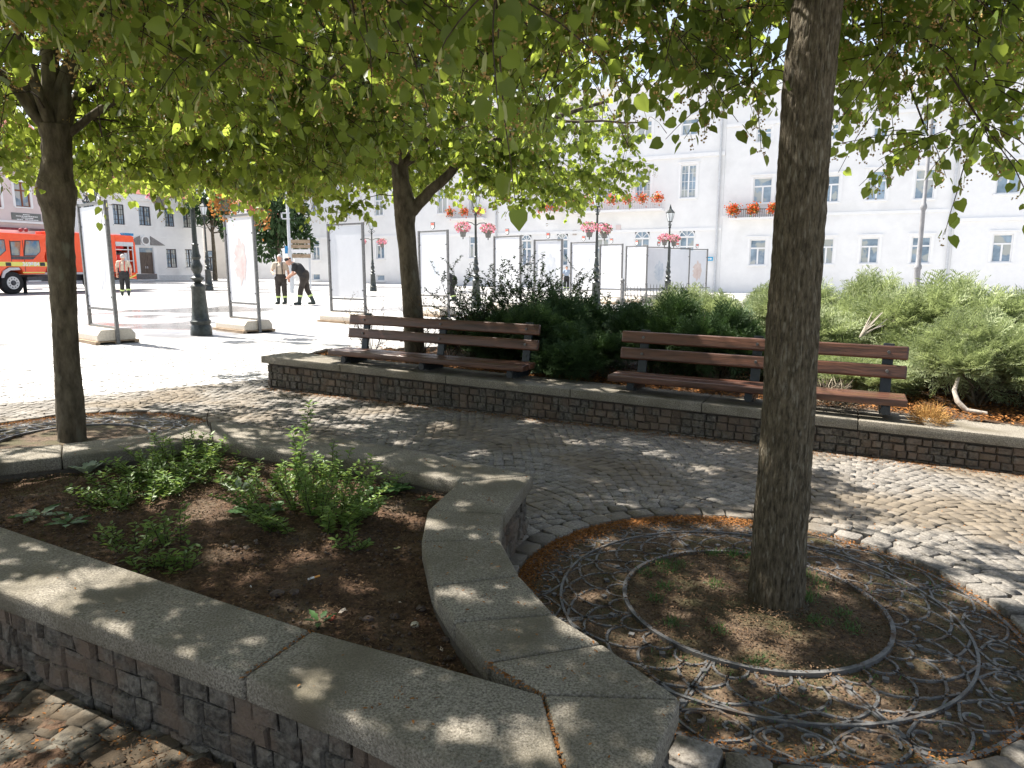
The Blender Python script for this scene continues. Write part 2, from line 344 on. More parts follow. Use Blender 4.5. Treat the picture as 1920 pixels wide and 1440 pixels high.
# ------------------------------------------------------------------ ground
NEAR = (-9.0, 8.0, -2.0, 12.6)                         # region paved with modelled setts
def ground_mesh():
    xs = sorted(set([-400, -150, -80, -50, -30, -20, -14, NEAR[0]-.01, NEAR[0], NEAR[1], NEAR[1]+.01, 14, 20, 30, 50, 80, 150, 400]+list(np.linspace(NEAR[0], NEAR[1], 40))))
    ys = sorted(set([-60, -20, -8, NEAR[2]-.01, NEAR[2], NEAR[3], NEAR[3]+.01, 16, 20, 30, 45, 60, 90, 150, 300, 900]+list(np.linspace(NEAR[2], NEAR[3], 40))))
    V = [(x, y, gz(max(-120, min(120, x)))-(.048 if NEAR[0] <= x <= NEAR[1] and NEAR[2] <= y <= NEAR[3] else 0)) for y in ys for x in xs]; nx = len(xs)
    F = [(j*nx+i, j*nx+i+1, (j+1)*nx+i+1, (j+1)*nx+i) for j in range(len(ys)-1) for i in range(nx-1)]
    return np.array(V), np.array(F)
V, F = ground_mesh()
mg = mat('square_ground', (.36, .355, .35), (.5, .49, .47), 1.3, .75, .4, 6, c3=(.3, .29, .28), s3=.35, t3=(.5, .7))
# slab joints and wet streaks on the far square
N = mg.node_tree.nodes; L = mg.node_tree.links; b = N['Principled BSDF']
br = N.new('ShaderNodeTexBrick'); br.inputs['Scale'].default_value = 1; br.inputs['Mortar Size'].default_value = .012; br.inputs['Brick Width'].default_value = .8; br.inputs['Row Height'].default_value = .5
tc = N.new('ShaderNodeTexCoord'); L.new(tc.outputs['Object'], br.inputs[0]); br.inputs['Color1'].default_value = (1, 1, 1, 1); br.inputs['Color2'].default_value = (.88, .88, .88, 1); br.inputs['Mortar'].default_value = (.55, .55, .55, 1)
mx = N.new('ShaderNodeMix'); mx.data_type = 'RGBA'; mx.blend_type = 'MULTIPLY'; mx.inputs[0].default_value = 1
src = b.inputs['Base Color'].links[0].from_socket; L.new(src, mx.inputs[6]); L.new(br.outputs[0], mx.inputs[7])
wn = N.new('ShaderNodeTexNoise'); wn.inputs['Scale'].default_value = .16; wn.inputs['Detail'].default_value = 5; L.new(tc.outputs['Object'], wn.inputs[0])
wr = N.new('ShaderNodeMapRange'); wr.inputs[1].default_value = .52; wr.inputs[2].default_value = .6; L.new(wn.outputs[0], wr.inputs[0])
mw = N.new('ShaderNodeMix'); mw.data_type = 'RGBA'; mw.blend_type = 'MULTIPLY'; L.new(wr.outputs[0], mw.inputs[0]); L.new(mx.outputs[2], mw.inputs[6]); mw.inputs[7].default_value = (.55, .55, .57, 1)
L.new(mw.outputs[2], b.inputs['Base Color'])
wrr = N.new('ShaderNodeMapRange'); wrr.inputs[3].default_value = .75; wrr.inputs[4].default_value = .12; L.new(wr.outputs[0], wrr.inputs[0]); L.new(wrr.outputs[0], b.inputs['Roughness'])
tag(npmesh('ground', V, F, mg), kind='structure')

# far wall line (front face of the retaining wall)
A = Vector(P(503, 727)); B = Vector(P(1911, 889)); U = (B-A).normalized(); NN = Vector((-U.y, U.x))
def WL(s, d=0): p = A+U*s+NN*d; return (p.x, p.y)
WLEN = 11.5; WDEPTH = 6.5
FARP = [WL(-.03, -.0), WL(WLEN, 0), WL(WLEN, WDEPTH), WL(5, 5.8), WL(1.5, 3.6), WL(-.35, 1.4)]
# setts: segmental-arc pattern
SETT_V = []; 
for (k, z) in ((.5, -.05), (.5, -.003), (.475, 0)):
    for x_, y_ in ((1, .74), (.74, 1), (-.74, 1), (-1, .74), (-1, -.74), (-.74, -1), (.74, -1), (1, -.74)): SETT_V.append((x_*k, y_*k, z))
SETT_F = [(i*8+j, i*8+(j+1) % 8, (i+1)*8+(j+1) % 8, (i+1)*8+j) for i in range(2) for j in range(8)]+[(16, 17, 18, 19), (16, 19, 20, 23), (20, 21, 22, 23)]
def setts(name, items, m, seed):
    r = np.random.RandomState(seed); it = np.array(items)        # x,y,rot,w,l
    n = len(it); T = np.array(SETT_V); V = np.repeat(T[None], n, 0)
    V[:, :, 0] += r.uniform(-.05, .05, V.shape[:2]); V[:, :, 1] += r.uniform(-.05, .05, V.shape[:2])
    c, s = np.cos(it[:, 2])[:, None], np.sin(it[:, 2])[:, None]; X = V[:, :, 0]*it[:, 3:4]; Y = V[:, :, 1]*it[:, 4:5]
    tilt = r.uniform(-.035, .035, (n, 2)); hz = r.uniform(-.004, .004, (n, 1))
    Z = V[:, :, 2]+hz+np.where(V[:, :, 2] > -.04, X*tilt[:, 0:1]+Y*tilt[:, 1:2]+r.uniform(-.0015, .0015, X.shape), 0)
    XX = it[:, 0:1]+c*X-s*Y; YY = it[:, 1:2]+s*X+c*Y
    Vt = np.stack([XX, YY, Z+SL*XX], -1).reshape(-1, 3)
    F = (np.array(SETT_F)[None]+(np.arange(n)*24)[:, None, None]).reshape(-1, 4)
    return npmesh(name, Vt, F, m, None, smooth=False)
items = []; rot0 = R(-27)
cw, rr = 1.05, .75; step = .077
cr, sr = math.cos(rot0), math.sin(rot0)
OUTs = shrink(OUT, .03)
for ci in range(-14, 15):
    for k in range(-130, 150):
        a = -44
        nst = 15
        for q in range(nst):
            ang = R(-44+88*(q+.5)/nst+ (3.3 if k % 2 else 0)-1.6)
            lx = ci*cw+rr*math.sin(ang); ly = k*step+rr*math.cos(ang)
            x = cr*lx-sr*ly; y = sr*lx+cr*ly
            if not (NEAR[0] < x < NEAR[1] and .6 < y < NEAR[3]-.05) or abs(x) > y*.8+1.2: continue
            if math.hypot(x-PIT_R[0], y-PIT_R[1]) < R_OUT+.2 or math.hypot(x-PIT_L[0], y-PIT_L[1]) < R_OUT+.2: continue
            if inpoly((x, y), OUTs) or inpoly((x, y), FARP): continue
            items.append((x+rng.uniform(-.004, .004), y+rng.uniform(-.004, .004), rot0-ang+rng.uniform(-.05, .05), rr*R(88/nst)*1.02*rng.uniform(.94, 1.03), step*math.cos(ang)*1.02*rng.uniform(.94, 1.03)+.003))
far_ = lambda q: q[1] > 7.3+(q[0]+5.2)*.86 and q[0] < -2.6 or q[0] < -5.4  # beyond the edge of the tree shade: setts painted in the sunlit tone
front_ = lambda q: q[0] < .15 and q[1] < 1.2-(q[0]-.2)*.62
M_sett3 = mat('mossy_sett', (.04, .037, .03), (.13, .115, .09), 40, .9, .6, 110, island=.3, bdist=.006, c3=(.07, .05, .03), s3=5)
tag(setts('footpath', [q for q in items if front_(q)], M_sett3, 8), kind='structure')
tag(setts('paving', [q for q in items if not far_(q) and not front_(q)], M_sett, 3), kind='structure')
tag(setts('plaza_paving', [q for q in items if far_(q)], M_sett_sun, 4), kind='structure')
items = []
for (cx, cy), ph in ((PIT_R, .1), (PIT_L, 0)):
    for rad, wd, ln in ((R_OUT+.075, .155, .12), (R_OUT+.185, .115, .09)):
        nn = int(2*math.pi*rad/wd)
        for q in range(nn):
            a = 2*math.pi*q/nn+ph; x = cx+rad*math.cos(a); y = cy+rad*math.sin(a)
            if inpoly((x, y), shrink(OUT, .06)): continue
            items.append((x, y, a+math.pi/2+rng.uniform(-.06, .06), 2*math.pi*rad/nn*.95*rng.uniform(.88, 1.02), ln*rng.uniform(.9, 1.05)))
tag(setts('pit_edging_setts', items, M_sett, 5), kind='structure')
# ------------------------------------------------------------------ soil sheets
def soil_sheet(name, poly, z, m, step=.05, amp=.02, seed=0, shear=True, dome=0):
    bm = bmesh.new(); vs = [bm.verts.new((x, y, 0)) for x, y in poly]; f = bm.faces.new(vs)
    x0 = min(p[0] for p in poly); x1 = max(p[0] for p in poly); y0 = min(p[1] for p in poly); y1 = max(p[1] for p in poly)
    for ax, lo, hi in ((0, x0, x1), (1, y0, y1)):
        k = lo+step
        while k < hi:
            co = (k, 0, 0) if ax == 0 else (0, k, 0); no = (1, 0, 0) if ax == 0 else (0, 1, 0)
            bmesh.ops.bisect_plane(bm, geom=bm.verts[:]+bm.edges[:]+bm.faces[:], plane_co=co, plane_no=no); k += step
    cx = (x0+x1)/2; cy = (y0+y1)/2
    for v in bm.verts:
        h = noise.noise(Vector((v.co.x*3, v.co.y*3, seed)))*amp+noise.noise(Vector((v.co.x*11, v.co.y*11, seed)))*amp*.5+noise.noise(Vector((v.co.x*35, v.co.y*35, seed)))*amp*.25
        h += dome*max(0, 1-math.hypot(v.co.x-cx, v.co.y-cy)/.5)
        v.co.z = z+h+(gz(v.co.x) if shear else 0)
    me = bpy.data.meshes.new(name); bm.to_mesh(me); bm.free(); me.materials.append(m)
    me.polygons.foreach_set('use_smooth', [True]*len(me.polygons))
    o = bpy.data.objects.new(name, me); COL.objects.link(o); return o
SZ = .215
DP = [(-4.2, 1.2), (.1, .9), (.1, 1.33), (-.42, 1.63), (-1.02, 1.93), (-1.86, 2.34), (-3.95, 3.42)]
tag(soil_sheet('dirt', DP, -.003, M_soil, .04, .022, 13), kind='structure')
tag(soil_sheet('planter_soil', shrink(INN, -.03), SZ, M_soil, .035, .035, 3), kind='structure')
circ = lambda c, r, n=64: [(c[0]+r*math.cos(2*math.pi*i/n), c[1]+r*math.sin(2*math.pi*i/n)) for i in range(n)]
tag(soil_sheet('tree_pit_soil', circ(PIT_R, R_IN+.01), -.028, M_pit, .03, .012, 5, dome=.03), kind='structure')
tag(soil_sheet('tree_pit_soil', circ(PIT_L, R_IN+.01, 32), -.028, M_pit, .08, .012, 6), kind='structure')
def ring(name, c, r0, r1, z, m, n=72):
    mb = MB(); V = [(c[0]+r*math.cos(2*math.pi*i/n), c[1]+r*math.sin(2*math.pi*i/n), z) for r in (r0, (r0+r1)/2, r1) for i in range(n)]
    mb.add(V, [(k*n+i, k*n+(i+1) % n, (k+1)*n+(i+1) % n, (k+1)*n+i) for k in range(2) for i in range(n)]); return mb.build(name, m, shear=True)
for c in (PIT_R, PIT_L): tag(ring('grate_bed', c, R_IN-.02, R_OUT+.03, -.028, M_pit), kind='structure')
FS = shrink(FARP, .2)
# ------------------------------------------------------------------ litter (uncountable)
def flakes(name, pts, m, smin, smax, seed, zoff=.004, T=OVAL_V, TF=OVAL_F, flat=.35):
    r = np.random.RandomState(seed); pos = np.array(pts, float); n = len(pos)
    ax = unit(np.concatenate([r.normal(size=(n, 2)), r.normal(size=(n, 1))*flat*.5], 1)); nr = unit(np.concatenate([r.normal(size=(n, 2))*flat, np.ones((n, 1))], 1))
    V, F = stamp(T, TF, pos+np.array([0, 0, zoff]), ax, nr, r.uniform(smin, smax, n)); return tag(npmesh(name, V, F, m), kind='stuff')
pts = []
def nearwall(n, a, b, out, z, spread=.06):
    a = Vector(a[:2]); b = Vector(b[:2]); e = (b-a).normalized(); o = Vector((e.y, -e.x))*out
    for _ in range(n):
        p = a+(b-a)*rng.random()+o*abs(rng.gauss(0, spread)); pts.append((p.x, p.y, gz(p.x)+z+rng.random()*.006))
nearwall(9000, WL(0), WL(8.5), 1, -.004, .09)
nearwall(900, f1[0], f2[0], 1, -.01, .12); nearwall(500, f2[0], (0, 1.34), 1, -.01, .12)
for c, n_, a0, a1, wdt in ((PIT_R, 11000, R(60), R(235), .06), (PIT_R, 3500, 0, 6.28, .04), (PIT_L, 5000, 0, 3.14, .06)):
    for _ in range(n_):
        a = rng.uniform(a0, a1); r_ = R_OUT+.012-abs(rng.gauss(0, wdt)); x = c[0]+r_*math.cos(a); y = c[1]+r_*math.sin(a); pts.append((x, y, gz(x)-.028+rng.random()*.02))
for _ in range(9000):                                   # in the sett joints, patchy
    x = rng.uniform(-4, 4.5); y = rng.uniform(1.2, 8.6)
    if noise.noise(Vector((x*1.1, y*1.1, 3))) < -.02 or inpoly((x, y), OUT) or inpoly((x, y), FARP): continue
    if math.hypot(x-PIT_R[0], y-PIT_R[1]) < R_OUT: continue
    pts.append((x, y, gz(x)-.006+rng.random()*.006))
for _ in range(700):
    x = rng.uniform(-2.6, -.4); y = rng.uniform(1.3, 2.9)
    if inpoly((x, y), OUT): continue
    pts.append((x, y, gz(x)-.006+rng.random()*.008))
def along(a, b, n, z, w_=.004):
    for _ in range(n): f = rng.random(); x = a[0]+(b[0]-a[0])*f+rng.gauss(0, w_); y = a[1]+(b[1]-a[1])*f+rng.gauss(0, w_); pts.append((x, y, gz(x)+z))
along(notch, jt, 190, CZ-.009); along(f2[0], f2[1], 60, CZ-.005, .003); along(notch, arc_in[1], 120, CZ-.01, .01)
for _ in range(260):
    q = rng.choice(caps); i_ = rng.randrange(len(q)); f = rng.random(); g_ = rng.random(); c_ = (sum(p[0] for p in q)/len(q), sum(p[1] for p in q)/len(q)); x = c_[0]+(q[i_][0]-c_[0])*f*.9; y = c_[1]+(q[i_][1]-c_[1])*f*.9; pts.append((x, y, gz(x)+CZ+.001))
flakes('fallen_linden_blossom', pts, M_litter, .006, .017, 1)
pts = []
while len(pts) < 26000:
    x = rng.uniform(-3.6, .1); y = rng.uniform(1.7, 5.3)
    if inpoly((x, y), INN): pts.append((x, y, gz(x)+SZ+.012+noise.noise(Vector((x*3, y*3, 3)))*.035+noise.noise(Vector((x*11, y*11, 3)))*.0175+rng.random()*.008))
for _ in range(9000):
    a = rng.uniform(0, 6.28); r_ = R_IN*math.sqrt(rng.random()); x = PIT_R[0]+r_*math.cos(a); y = PIT_R[1]+r_*math.sin(a); pts.append((x, y, gz(x)-.012+rng.random()*.01+.03*max(0, 1-r_/.5)))
for _ in range(14000):
    a = rng.uniform(0, 6.28); r_ = rng.uniform(R_IN, R_OUT); x = PIT_R[0]+r_*math.cos(a); y = PIT_R[1]+r_*math.sin(a); pts.append((x, y, gz(x)-.027+rng.random()*.008))
for _ in range(16000):
    x = rng.uniform(-2.7, -.3); y = rng.uniform(1.2, 2.9); q_ = noise.noise(Vector((x*3, y*3, 7)))
    if not inpoly((x, y), OUT) and q_ > -.15: pts.append((x, y, gz(x)-.012+rng.random()*.016*(1+q_)))
flakes('leaf_litter', pts, M_litter2, .004, .018, 2)
pts = []
for _ in range(26000):
    s = rng.uniform(-.2, 10); d = .42+abs(rng.gauss(0, .9)); x, y = WL(s, d)
    if d < 4: pts.append((x, y, gz(x)+.30+rng.random()*.03))
flakes('shrub_litter', pts, M_litter, .012, .04, 4)

# ------------------------------------------------------------------ iron tree grates
def make_grate(n=20, detail=True):
    t = empty('tree_grate')
    mb = MB()
    def ringb(r0, r1, z0, z1, k=96):
        for i in range(k):
            a0 = 2*math.pi*i/k; a1 = 2*math.pi*(i+1)/k
            p = [(r*math.cos(a), r*math.sin(a)) for r, a in ((r0, a0), (r1, a0), (r1, a1), (r0, a1))]
            V = [(x, y, z0) for x, y in p]+[(x, y, z1) for x, y in p]; mb.add(V, [(4, 5, 6, 7), (1, 2, 6, 5), (3, 0, 4, 7)])
    ringb(R_IN-.009, R_IN+.01, -.05, -.01); mb.build('inner_ring', M_iron, t, smooth=True); mb = MB()
    ringb(R_OUT-.025, R_OUT-.005, -.05, -.02); ringb(.867, .879, -.05, -.017); mb.build('outer_rings', M_iron, t, smooth=True)
    def bar(mb, pts, w_=.008, zt=-.0225, zb=-.034):
        w_ *= 1.7
        pts = [Vector((*p, 0)) for p in pts]; V = []
        for i, p in enumerate(pts):
            tt = (pts[min(i+1, len(pts)-1)]-pts[max(i-1, 0)]).normalized(); s_ = Vector((-tt.y, tt.x, 0))*w_/2
            for q, z in ((p-s_, zb), (p-s_*.7, zt), (p+s_*.7, zt), (p+s_, zb)): V.append((q.x, q.y, z))
        mb.add(V, [(i*4+k, i*4+k+1, i*4+k+5, i*4+k+4) for i in range(len(pts)-1) for k in range(3)])
    pol = lambda r, a: (r*math.cos(a), r*math.sin(a))
    for q in range(8):                                   # eight cast sectors
        mb = MB(); a0 = 2*math.pi*q/8
        for e in (a0+.006, a0+2*math.pi/8-.006): bar(mb, [pol(R_IN+.01, e), pol(R_OUT-.02, e)], .012)
        m_ = 3
        for k in range(m_):
            a = a0+(k+.5)*2*math.pi/8/m_; da = 2*math.pi/8/m_
            # inner loops with little diamonds
            bar(mb, [pol(R_IN+.01+.075*math.sin(math.pi*t_), a+da*.42*math.cos(math.pi*t_)) for t_ in [i/8 for i in range(9)]], .008)
            for sgn in (1, -1):                          # crossing arcs forming the lattice band
                bar(mb, [pol(.645+(.235)*t_, a+sgn*(da*1.5*t_-da*.5*math.sin(math.pi*t_))) for t_ in [i/8 for i in range(9)]], .009)
                # outer scrolls
                cxr, cya = .955, a+sgn*da*.22
                bar(mb, [pol(cxr+(.042-.025*t_)*math.cos(5.6*t_+.4), cya+sgn*(.042-.025*t_)/.955*math.sin(5.6*t_+.4)) for t_ in [i/12 for i in range(13)]], .008)
                bar(mb, [pol(.88+.18*t_, a+sgn*da*.5*math.sin(math.pi*t_)) for t_ in [i/8 for i in range(9)]], .008)
            for rr_, sz in ((.672, .016), (.905, .013), (1.03, .013)):
                c_ = pol(rr_, a+da*.5); mb.add([(c_[0]+sz*math.cos(a+i*math.pi/2), c_[1]+sz*math.sin(a+i*math.pi/2), z) for z in (-.034, -.015) for i in range(4)], [(4, 5, 6, 7), (0, 1, 5, 4), (1, 2, 6, 5), (2, 3, 7, 6), (3, 0, 4, 7)])
        mb.build('grate_sector', M_iron, t)
    return t
g1 = make_grate(); g1.location = V3(PIT_R, 0); tag(g1, 'round cast iron grate of scrollwork around the thick trunk at right', 'tree grate', 'cast iron tree grates'); g1.rotation_euler = (0, R(.77), .2)
g2 = copy_tree(g1); g2.location = V3(PIT_L, 0); g2['label'] = 'round cast iron grate around the left tree behind the planter'

# ------------------------------------------------------------------ trees
def bark_tube(name, path, rad, n, m, parent, ridged=.0, seg=None, seed=0):
    pts = [Vector(p) for p in path]; out_p = []; out_r = []
    per = seg or 6
    for i in range(len(pts)-1):
        for k in range(per): t = k/per; out_p.append(pts[i].lerp(pts[i+1], t)); out_r.append(rad[i]*(1-t)+rad[i+1]*t)
    out_p.append(pts[-1]); out_r.append(rad[-1])
    mb = MB(); mb.tube(out_p, out_r, n); o = mb.build(name, m, parent, smooth=2)
    if ridged:
        for v in o.data.vertices:
            c = v.co; k = min(range(len(out_p)), key=lambda q: abs(out_p[q].z-c.z)); d = Vector((c.x-out_p[k].x, c.y-out_p[k].y, 0))
            if d.length < .01: continue
            a = math.atan2(d.y, d.x); rr_ = out_r[k]
            f = abs(noise.noise(Vector((math.cos(a)*rr_*75, math.sin(a)*rr_*75, c.z*9+seed))))
            f2 = noise.noise(Vector((math.cos(a)*1.6, math.sin(a)*1.6, c.z*2.2+seed)))
            f3 = noise.noise(Vector((math.cos(a)*rr_*110, math.sin(a)*rr_*110, c.z*22+seed)))
            v.co += d.normalized()*((f-.22)*ridged+f2*ridged*.35+f3*ridged*.4)
    return o
PATCH = [(200, 1085, 75, 18, .33), (70, 1110, 60, 22, .33), (20, 1140, 20, 20, .33), (130, 1135, 30, 14, .33), (870, 1370, 40, 28, .33), (1010, 1385, 60, 45, .33), (1070, 1345, 34, 20, .33), (590, 1290, 25, 20, .33), (250, 1080, 60, 14, .33), (360, 1222, 25, 10, .33), (495, 1190, 16, 6, .33), (1150, 1160, 10, 5, .33),
 (1085, 1172, 45, 16, .33), (1160, 1205, 40, 14, .33), (870, 947, 14, 9, .33), (815, 985, 24, 12, .33), (962, 1012, 24, 20, .33), (930, 897, 22, 6, .33), (980, 897, 20, 6, .33), (892, 1120, 22, 12, .33), (850, 1115, 12, 7, .33), (900, 1010, 14, 5, .33), (1000, 1130, 16, 8, .33),
 (360, 812, 38, 10, .33), (410, 815, 22, 7, .33), (460, 817, 14, 5, .33), (110, 845, 48, 8, .33), (50, 862, 35, 6, .33), (700, 860, 16, 4, .33),
 (420, 950, 55, 24, .22), (440, 1040, 45, 12, .22), (590, 1040, 34, 9, .22), (610, 1158, 55, 15, .22), (720, 960, 36, 12, .22), (780, 975, 24, 12, .22), (90, 890, 50, 9, .22), (560, 900, 60, 24, .3), (640, 900, 40, 24, .3), (520, 870, 30, 20, .3), (680, 1100, 26, 8, .22), (480, 1080, 20, 7, .22),
 (620, 745, 46, 15, 0), (700, 775, 66, 12, 0), (480, 785, 40, 7, 0), (580, 770, 26, 6, 0), (830, 798, 24, 8, 0), (900, 850, 22, 6, 0), (1240, 852, 40, 7, 0), (790, 760, 24, 5, 0), (1000, 790, 20, 5, 0), (660, 800, 30, 5, 0), (1080, 830, 18, 5, 0), (760, 830, 18, 5, 0), (1120, 900, 16, 5, 0), (1330, 880, 30, 7, 0), (1180, 800, 24, 5, 0),
 (25, 1390, 30, 20, 0), (140, 1392, 28, 12, 0), (232, 1366, 22, 10, 0), (330, 1402, 24, 17, 0), (225, 1422, 17, 11, 0), (272, 1428, 22, 13, 0), (95, 1282, 14, 11, 0), (60, 1340, 20, 8, 0),
 (1390, 1180, 26, 13, 0), (1405, 1207, 22, 13, 0), (1455, 1217, 24, 13, 0), (1545, 1065, 28, 9, 0), (1560, 1107, 28, 7, 0), (1490, 1262, 90, 19, 0), (1170, 1190, 45, 15, 0), (1285, 1118, 26, 9, 0), (1430, 1165, 55, 12, 0), (1330, 1300, 45, 13, 0), (1600, 1290, 22, 26, 0), (1645, 1310, 22, 18, 0), (1390, 1330, 30, 12, 0), (1300, 1240, 55, 13, 0), (1725, 1232, 18, 9, 0), (1810, 1110, 28, 8, 0), (1340, 1100, 20, 7, 0), (1270, 1145, 18, 6, 0), (1205, 975, 16, 5, 0), (1125, 1010, 26, 12, 0), (1500, 1395, 55, 14, 0), (1365, 1382, 34, 12, 0), (1720, 1330, 40, 14, 0), (1100, 1110, 24, 8, 0), (1500, 1185, 30, 8, 0), (1650, 1180, 20, 8, 0), (1240, 1380, 20, 10, 0),
 (1700, 950, 70, 14, 0), (1760, 980, 100, 25, 0), (1720, 1015, 85, 22, 0), (1850, 930, 90, 16, 0), (1880, 1000, 60, 20, 0), (1650, 900, 80, 12, 0), (1560, 872, 70, 10, 0), (1840, 1092, 55, 14, 0), (1880, 1115, 50, 18, 0), (1780, 1045, 60, 10, 0), (1910, 1060, 40, 15, 0), (1600, 1010, 40, 8, 0), (1500, 905, 40, 7, 0), (1800, 890, 60, 8, 0)]
HOLES = []
for px_, py_, a_, b_, z_ in PATCH:
    c_ = P(px_, py_, z_); e_ = P(px_+a_, py_, z_); f_ = P(px_, py_-b_, z_); HOLES.append((c_[0], c_[1], z_+gz(c_[0]), max(.025, abs(e_[0]-c_[0])), max(.025, math.hypot(f_[0]-c_[0], f_[1]-c_[1]))))
CLEAR = [(105, 215, 80, 115, 5.8), (115, 330, 45, 60, 5.8), (1525, 120, 62, 90, 2.8), (1500, 330, 70, 150, 2.8), (755, 350, 40, 60, 9.0), (800, 375, 50, 30, 9.0)]
SHX, SHY = SUN.x/SUN.z, SUN.y/SUN.z
def drop_leaves(Wp):                                   # gaps in the crowns: where the sun reaches the ground, and clear of the trunks
    m = np.zeros(len(Wp), bool); X, Y, Z = Wp[:, 0], Wp[:, 1], Wp[:, 2]
    for cx_, cy_, z_, a_, b_ in HOLES:
        sx = X-SHX*(Z-z_); sy = Y-SHY*(Z-z_); wob = 1+.35*np.sin(sx*41+sy*23+cx_*9)
        m |= ((sx-cx_)/(a_*1.0+.018))**2+((sy-cy_)/(b_*1.0+.018))**2 < wob
    sx = X-SHX*Z; sy = Y-SHY*Z
    nz_ = np.sin(sx*5.1+1.3*np.sin(sy*4.3))+np.sin(sy*6.7+1.7*np.sin(sx*3.1)+1)+.6*np.sin(sx*13+sy*9)
    m |= (sx > 2.3+.2*np.sin(sy*3)) & (sy > 3.7) & (sy < 9.5) & (nz_ > -.75)
    m |= (sx > 2.9) & (sy > 4.9) & (sy < 9.5)
    f = np.maximum(Y*math.cos(TH)-(Z-CAM_H)*math.sin(TH), .05); px_ = 960+F_*X/f; py_ = 720-F_*(Y*math.sin(TH)+(Z-CAM_H)*math.cos(TH))/f
    for cx_, cy_, a_, b_, yy in CLEAR: m |= (Y < yy) & (Y > 0) & (((px_-cx_)/a_)**2+((py_-cy_)/b_)**2 < 1+.25*np.sin(px_*.13+py_*.09))
    m |= (X**2+Y**2+(Z-CAM_H)**2 < 1.45**2)
    return m
EXR = [D(*q) for q in ((1838, 228, 3.3), (1825, 150, 3.3), (1740, 255, 3.8), (1700, 60, 3.2), (1650, 100, 3.5), (1600, 50, 3.3), (1760, 20, 3.3), (1880, 0, 3.2), (1900, 70, 3.5), (1410, 150, 3.4), (1400, 60, 3.4), (1350, 20, 3.2), (1300, -30, 3.0), (1430, 10, 3.5), (1250, 40, 3.2), (1180, 0, 3.0), (1100, 10, 3.1), (1650, -30, 3.0), (1800, -20, 3.1), (1570, 110, 3.8), (1330, 90, 3.7), (1060, 60, 3.4), (1140, 100, 3.6), (1700, 150, 3.8), (1880, 110, 3.9), (1000, 60, 3.5), (920, 40, 3.3))]
EXC = [D(*q) for q in ((1250, 250, 9.4), (1200, 270, 9.6), (1150, 285, 9.2), (1090, 310, 9.0), (1050, 350, 8.9), (980, 330, 9.0), (900, 330, 9.2), (860, 300, 8.8), (640, 330, 9.4), (560, 320, 9.2), (600, 360, 9.8), (520, 340, 9.6), (470, 330, 9.4), (700, 300, 9.9), (665, 385, 9.5), (930, 280, 8.8), (1000, 280, 8.8))]
EXL = [D(*q) for q in ((200, 290, 6.2), (260, 300, 6.4), (320, 320, 6.6), (380, 310, 6.4), (420, 340, 6.8), (30, 250, 6.2), (230, 230, 6.0), (300, 250, 6.2), (440, 270, 6.4), (180, 220, 6.3), (20, 190, 5.8))]
_r = random.Random(91); EXSHADE = [Vector((_r.uniform(-3.6, -.6), _r.uniform(5.2, 8.4), _r.uniform(4.9, 5.9))) for _ in range(70)]  # extra leaf clusters above the view, added to shade the middle paving
EXL += EXSHADE[:45]; EXC += EXSHADE[45:]
EXN = [Vector((_r.uniform(-4.2, -.8), _r.uniform(2.6, 5.0), _r.uniform(4.2, 5.4))) for _ in range(60)]
